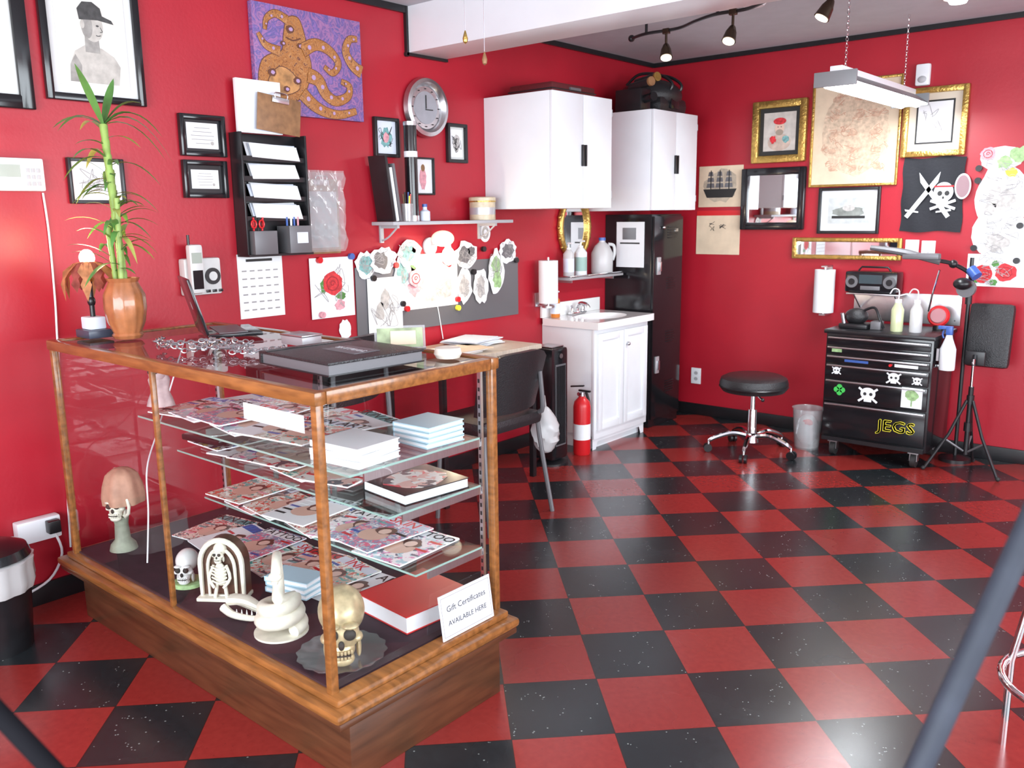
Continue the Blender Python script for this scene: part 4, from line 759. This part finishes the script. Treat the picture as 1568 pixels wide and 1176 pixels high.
for q in (-1,1): m.tube([(.02*q,-.01,.12),(.035*q,-.02,.08),(.015*q,-.03,.05)],.005,BONE,sm=3).tube([(.012*q,-.012,.06),(.02*q,-.02,.012)],.006,BONE)
m.bx(-.08,.08,-.03,.05,0,.012,BONE,.003);m.done()
m=M("small_skull_ornament");skull(m,.55,mat("white_ceramic",(.8,.82,.8),.25,coat=.4),DKS,RZ(40,(.89,-4.375,.29)));m.lathe([(0,0),(.055,0),(.05,.012),(0,.012)],GRNP,c=(.89,-4.37,.279));m.done()
m=M("hooded_skull_figurine",Matrix.Translation((.40,-4.36,.279)));m.lathe([(0,0),(.05,0),(.045,.02),(.028,.04),(.024,.10),(.03,.13),(0,.13)],mat("mossy_stone",(.30,.33,.25),.6,noise=.4)).tube([(.045*math.cos(a)+.03,.0,.18+.045*math.sin(a)) for a in [i*PI/5 for i in range(10)]],.006,BONE,closed=True);skull(m,.62,BONE,DKS,RZ(35,(0,0,.12)))
m.lathe([(.072,.16),(.074,.19),(.068,.23),(.055,.27),(.028,.29),(0,.295)],mat("tan_hood",(.48,.28,.19),.6,noise=.3),c=(0.0,.018,.02),rip=.06,ripn=7);m.done()
m=M("case_light_cable");m.tube([(.32,-4.0,1.03),(.36,-4.1,.85),(.42,-4.2,.70),(.52,-4.3,.60),(.56,-4.33,.45),(.62,-4.38,.285)],.003,WHITE,sm=6);m.done()
m=M("gargoyle_bust",RZ(30,(.735,-4.33,SA+.038)));PS=mat("pinkish_stone",(.5,.38,.38),.6,noise=.4);m.lathe([(0,0),(.045,0),(.04,.02),(.028,.05),(.035,.09),(.02,.12),(0,.125)],PS,rip=.08,ripn=5).sph((0,-.01,.11),(.028,.031,.034),PS)
for q in (-1,1): m.cyl((.018*q,0,.13),(.036*q,.01,.15),.01,PS,r2=.001,seg=8).sph((.012*q,-.038,.12),.006,DKS,u=8,v=6)
m.done()
# ---- on top of the case
Z=1.0795
m=M("portfolio_binder",RZ(-3,(1.555,-4.195,Z)));m.bx(-.17,.17,-.165,.165,.004,.008,BLK,.002).bx(-.16,.165,-.16,.16,.008,.034,GREY).bx(-.17,.17,-.165,.165,.034,.042,LEA,.003).bx(-.175,-.162,-.165,.165,.004,.042,LEA,.004).bx(-.14,-.13,-.165,.165,.042,.044,BLKG).bx(-.05,.1,-.03,.06,.042,.0435,GREY,.001).bx(-.15,.15,-.15,.15,0,.004,BLK);m.text("TATTOOS",.03,SIL,X=Matrix.Translation((.02,.015,.0445)));m.done()
random.seed(21)
m=M("silver_chain_belt")
for s in range(5):
    px,py=.76+.07*s,-4.33+.03*s;pts=[]
    for k in range(7): pts.append((px+.05*k+random.uniform(-.04,.04)-.02*s,py+random.uniform(-.07,.07),Z+.008+random.uniform(0,.02)))
    Q=[V(p) for p in pts]
    L_=[]
    for a,b in zip(Q,Q[1:]):
        n=max(2,int((b-a).length/.016))
        for k in range(n): L_.append(a.lerp(b,k/n))
    for k in range(len(L_)-1):
        d=(L_[k+1]-L_[k]).normalized();X=Matrix.Translation(L_[k])@d.to_track_quat('X','Z').to_matrix().to_4x4()@Matrix.Rotation(PI/2*(k%2),4,'X')
        m.tube([(.011*math.cos(q),.007*math.sin(q),0) for q in [i*PI/4 for i in range(8)]],.0022,STEEL,seg=5,closed=True,X=X)
m.done()
m=M("trinket_box",Matrix.Translation((1.12,-4.02,Z)));m.bx(-.06,.06,-.04,.04,0,.03,SIL,.006).bx(-.062,.062,-.042,.042,.03,.036,STEEL,.003);m.done()
CER=mat("carved_terracotta",(.40,.145,.055),.3,noise=.3,ns=20,coat=.5)
m=M("bamboo_plant_in_vase",Matrix.Translation((.475,-4.30,Z)))
m.lathe([(0,0),(.045,0),(.052,.012),(.046,.02),(.062,.06),(.070,.11),(.068,.155),(.052,.19),(.048,.20),(.055,.215),(.05,.215),(.042,.195),(0,.185)],CER,seg=48,rip=.03,ripn=12)
m.lathe([(0,.19),(.044,.192)],mat("pebbles",(.3,.25,.2),.7,bump=.8,bs=150))
STK=mat("bamboo_stalk",(.28,.42,.10),.4,noise=.25,ns=30);LFM=mat("bamboo_leaf",(.10,.27,.06),.4,noise=.35,ns=15);LFY=mat("bamboo_leaf_yellow",(.4,.42,.10),.45,noise=.3)
def leaf(p,az,ln,wd,rise,droop,mm):
    t=bmesh.new();n=9;prev=None;c,s=math.cos(az),math.sin(az)
    for k in range(n):
        u=k/(n-1);r=ln*u;z=rise*ln*u-droop*ln*u*u;w=wd*math.sin(PI*min(1,u*.93+.07))**.8*.5
        ce=V(p)+V((c*r,s*r,z));a=t.verts.new(ce+V((-s*w,c*w,.25*w)));b=t.verts.new(ce);d=t.verts.new(ce+V((s*w,-c*w,.25*w)))
        if prev: t.faces.new((prev[0],prev[1],b,a));t.faces.new((prev[1],prev[2],d,b))
        prev=(a,b,d)
    m.add(t,mm)
st=[((.01,.0),(-.02,-.005),.55,.012),((-.02,.01),(-.05,.02),.40,.010),((.02,-.015),(.035,-.01),.30,.009),((-.005,-.02),(-.03,-.02),.20,.009)]
for (x,y),(tx,ty),h,r in st:
    P=[];R=[];n=int(h/.05)
    for k in range(n+1):
        u=k/n;q=(x+(tx-x)*u,y+(ty-y)*u,.185+h*u);P+=[q,(q[0],q[1],q[2]+.006)];R+=[r*1.2,r]
    m.tube(P,R,STK,seg=10)
    for k in range(int(h/.03)):
        u=.25+.75*k/int(h/.03);leaf((x+(tx-x)*u,y+(ty-y)*u,.185+h*u),random.uniform(0,2*PI),random.uniform(.09,.18),random.uniform(.014,.026),random.uniform(.4,1.1),random.uniform(.5,1.1),random.choice([LFM,LFM,LFM,STK,LFY]))
ra=math.radians(40.6);top=(-.02,-.005,.735)
for da,ln,rise,droop,wd in ((0,.20,1.0,1.2,.034),(PI,.16,.9,1.0,.028),(.3,.22,.9,1.5,.030),(1.5,.10,2.0,.3,.032),(-1.9,.10,2.1,.2,.036),(PI-.3,.22,.6,.6,.022),(.1,.20,.5,1.1,.026),(.2,.14,1.5,1.0,.032)): leaf(top,ra+da,ln,wd,rise,droop,LFM)
for da,zz,ln in ((0,.60,.17),(.1,.5,.15),(PI,.62,.17),(PI+.2,.52,.14),(PI-.2,.40,.12),(0,.40,.12)): leaf((-.01,0,zz),ra+da,ln,.024,.5,.9,LFM)
m.done()
m=M("leaf_shade_table_lamp",Matrix.Translation((.345,-4.36,Z)));m.bx(-.055,.055,-.045,.045,0,.03,mat("slate_base",(.05,.06,.09),.3),.006).bx(-.035,.035,-.03,.03,.03,.075,PAPB,.006).cyl((0,0,.075),(0,0,.20),.009,BLK).sph((0,0,.13),(.014,.014,.02),BLK)
AMS=mat("amber_leaf_glass",(.40,.17,.08),.35,noise=.5,ns=40,emit=(.9,.25,.06),es=.10);AM2=mat("rust_leaf_glass",(.26,.06,.05),.35,noise=.5,ns=40,emit=(.9,.2,.06),es=.06)
for k in range(12):
    a=2*PI*k/12;c,s=math.cos(a),math.sin(a);lo=.135 if k%2 else .165;R_=1.25 if k%2 else 1.0
    pts=[(.012*c,.012*s,.275),(.045*c-.016*s,.045*s+.016*c,.266),(.062*R_*c-.026*s,.062*R_*s+.026*c,.240),(.070*R_*c-.010*s,.070*R_*s+.010*c,.215),(.074*R_*c-.018*s,.074*R_*s+.018*c,.195),(.070*R_*c,.070*R_*s,lo),(.074*R_*c+.018*s,.074*R_*s-.018*c,.195),(.070*R_*c+.010*s,.070*R_*s-.010*c,.215),(.062*R_*c+.026*s,.062*R_*s-.026*c,.240),(.045*c+.016*s,.045*s-.016*c,.266)]
    m.poly(pts,AMS if k%2 else AM2)
m.sph((0,0,.285),(.026,.026,.030),BULB).cyl((0,0,.20),(0,0,.262),.012,GOLD);m.done()
m=M("laptop",Matrix.Translation((.64,-4.08,Z+.001))@Matrix.Rotation(math.radians(-22),4,'Z'))
m.bx(-.13,.13,-.02,.17,0,.014,BLKG,.004).bx(-.115,.115,.02,.12,.014,.016,GREY)
XL=Matrix.Translation((0,-.015,.014))@Matrix.Rotation(math.radians(15),4,'X');m.bx(-.13,.13,-.010,0,.0,.205,BLKG,.004,X=XL).bx(-.12,.12,0,.001,.01,.195,mat("laptop_screen",(.02,.025,.04),.15),X=XL).ell(0,.1,.015,.015,.0105,SIL,X=XL@Matrix.Rotation(PI/2,4,'X'));m.done()
m=M("card_holder",Matrix.Translation((1.50,-3.92,Z))@Matrix.Rotation(math.radians(50),4,'Z')@Matrix.Rotation(math.radians(-20),4,'X'));m.bx(-.08,.08,-.002,.002,0,.08,PLAS).bx(-.072,.072,-.004,-.002,.008,.072,mat("green_card",(.35,.42,.25),.4,noise=.5)).bx(-.03,.05,-.006,-.004,.018,.062,CREAM).bx(-.08,.08,-.03,.002,0,.004,PLAS);m.done()
m=M("candle_holder",Matrix.Translation((1.72,-3.93,Z)));m.lathe([(0,0),(.035,0),(.042,.012),(.038,.03),(.02,.034),(0,.03)],mat("cream_wax",(.78,.72,.62),.4));m.done()
m=M("trash_can",Matrix.Translation((.26,-4.78,0)));m.lathe([(0,0),(.115,0),(.135,.30),(.14,.31),(.125,.31),(.11,.01),(0,.01)],BLK,seg=36).lathe([(.137,.22),(.146,.25),(.143,.30),(.148,.33),(.12,.34)],FROST,seg=48,rip=.03,ripn=13).lathe([(.142,.34),(.13,.37),(.08,.39),(0,.395)],BLKG,seg=36);m.done()
m=M("power_adapter",WL);m.bx(-4.60,-4.44,.27,.36,.001,.05,WHITE,.008).bx(-4.50,-4.455,.30,.35,.05,.09,BLK,.005).tube([(-4.47,.30,.05),(-4.45,.2,.05),(-4.5,.10,.03),(-4.62,.06,.03)],.005,WHITE,sm=5);m.done()
# ------------------------------------------------------------------ foreground seating
GT=mat("slate_vinyl_tube",(.03,.036,.05),.6,noise=.2,spec=.25)
m=M("folding_chair");
for dx,dy in ((0,0),(.42,.12)):
    m.tube([(3.105+dx,-5.275+dy,.02),(3.45+dx,-4.60+dy,1.48)],.013,GT,seg=14)
m.tube([(3.25+.42,-4.7+.12,.02),(3.62,-5.0,.5)],.012,GT).tube([(3.45,-4.60,1.47),(3.87,-4.48,1.47)],.013,GT).box((3.68,-4.85,.50),(.36,.34,.03),LEA,bev=.01).bx(3.2,3.75,-5.1,-5.08,.30,.32,GT);m.done()
m=M("metal_bar_stool",Matrix.Translation((3.32,-3.20,0)));m.tube([(.2*math.cos(2*PI*k/32),.2*math.sin(2*PI*k/32),.26) for k in range(32)],.011,CHR,closed=True,seg=10).lathe([(0,.70),(.16,.70),(.18,.73),(.17,.77),(0,.78)],LEA,seg=32)
for k in range(4): a=PI/2*k-.2;m.tube([(.12*math.cos(a),.12*math.sin(a),.70),(.19*math.cos(a),.19*math.sin(a),.26),(.19*math.cos(a),.19*math.sin(a),.0)],.010,CHR,seg=10)
m.done()
m=M("leaning_cane");m.tube([(2.55,-5.484,1.020),(2.66,-5.424,.891),(2.78,-5.36,.75)],.010,BLKM,seg=12).tube([(2.78,-5.36,.75),(2.90,-5.30,.0)],.010,BLKM,seg=12).tube([(2.55,-5.484,1.020),(2.50,-5.5,1.05),(2.46,-5.49,1.03)],.010,BLKM,sm=4);m.done()

# ------------------------------------------------------------------ lights / world
def light(name,kind,loc,e,col=(1,1,1),size=None,rot=None,r=.03):
    l=bpy.data.lights.new(name,kind);l.energy=e;l.color=col
    if kind=='AREA': l.shape='RECTANGLE';l.size,l.size_y=size
    else: l.shadow_soft_size=r
    o=bpy.data.objects.new(name,l);o.location=loc
    if rot: o.rotation_euler=rot
    bpy.context.collection.objects.link(o);return o
light("daylight_front_window",'AREA',(3.35,YF+.02,1.35),290,(.88,.94,1),(4.6,1.8),(PI/2,0,0))
light("daylight_right_window",'AREA',(XR-.02,-3.6,1.5),270,(.86,.94,1),(5.2,1.45),(PI/2,0,PI/2))
light("wall_lamp_bulb",'POINT',(.20,-2.33,1.22),4.2,(1,.82,.58),r=.03)
light("table_lamp_bulb",'POINT',(.345,-4.36,1.42),2.5,(1,.6,.35),r=.03)
light("fluorescent_glow",'AREA',(1.90,-.87,2.06),20,(.93,.97,1),(.16,1.1),(0,0,0))
w=bpy.data.worlds.new("daylight_sky");bpy.context.scene.world=w;w.use_nodes=True;bg=w.node_tree.nodes["Background"];bg.inputs[0].default_value=(.82,.91,1,1);bg.inputs[1].default_value=1.8
# ------------------------------------------------------------------ camera
f,pi_,ro,a=1321.8,math.radians(11.047),math.radians(-.734),math.radians(40.632)
F=V((-math.sin(a)*math.cos(pi_),math.cos(a)*math.cos(pi_),-math.sin(pi_)));r0=V((math.cos(a),math.sin(a),0));u0=r0.cross(F)
r=r0*math.cos(ro)+u0*math.sin(ro);u=-r0*math.sin(ro)+u0*math.cos(ro)
cd=bpy.data.cameras.new("camera");cd.sensor_width=36;cd.lens=f/1568*36;cd.clip_start=.05
co=bpy.data.objects.new("camera",cd);bpy.context.collection.objects.link(co)
Mx=Matrix((r,u,-F)).transposed().to_4x4();Mx.translation=V((3.525,-5.741,1.494));co.matrix_world=Mx
cd.dof.use_dof=True;cd.dof.focus_distance=3.4;cd.dof.aperture_fstop=(cd.lens/1000)/.006
bpy.context.scene.camera=co
bpy.context.scene.view_settings.view_transform='Standard'
bpy.context.scene.view_settings.exposure=0.0
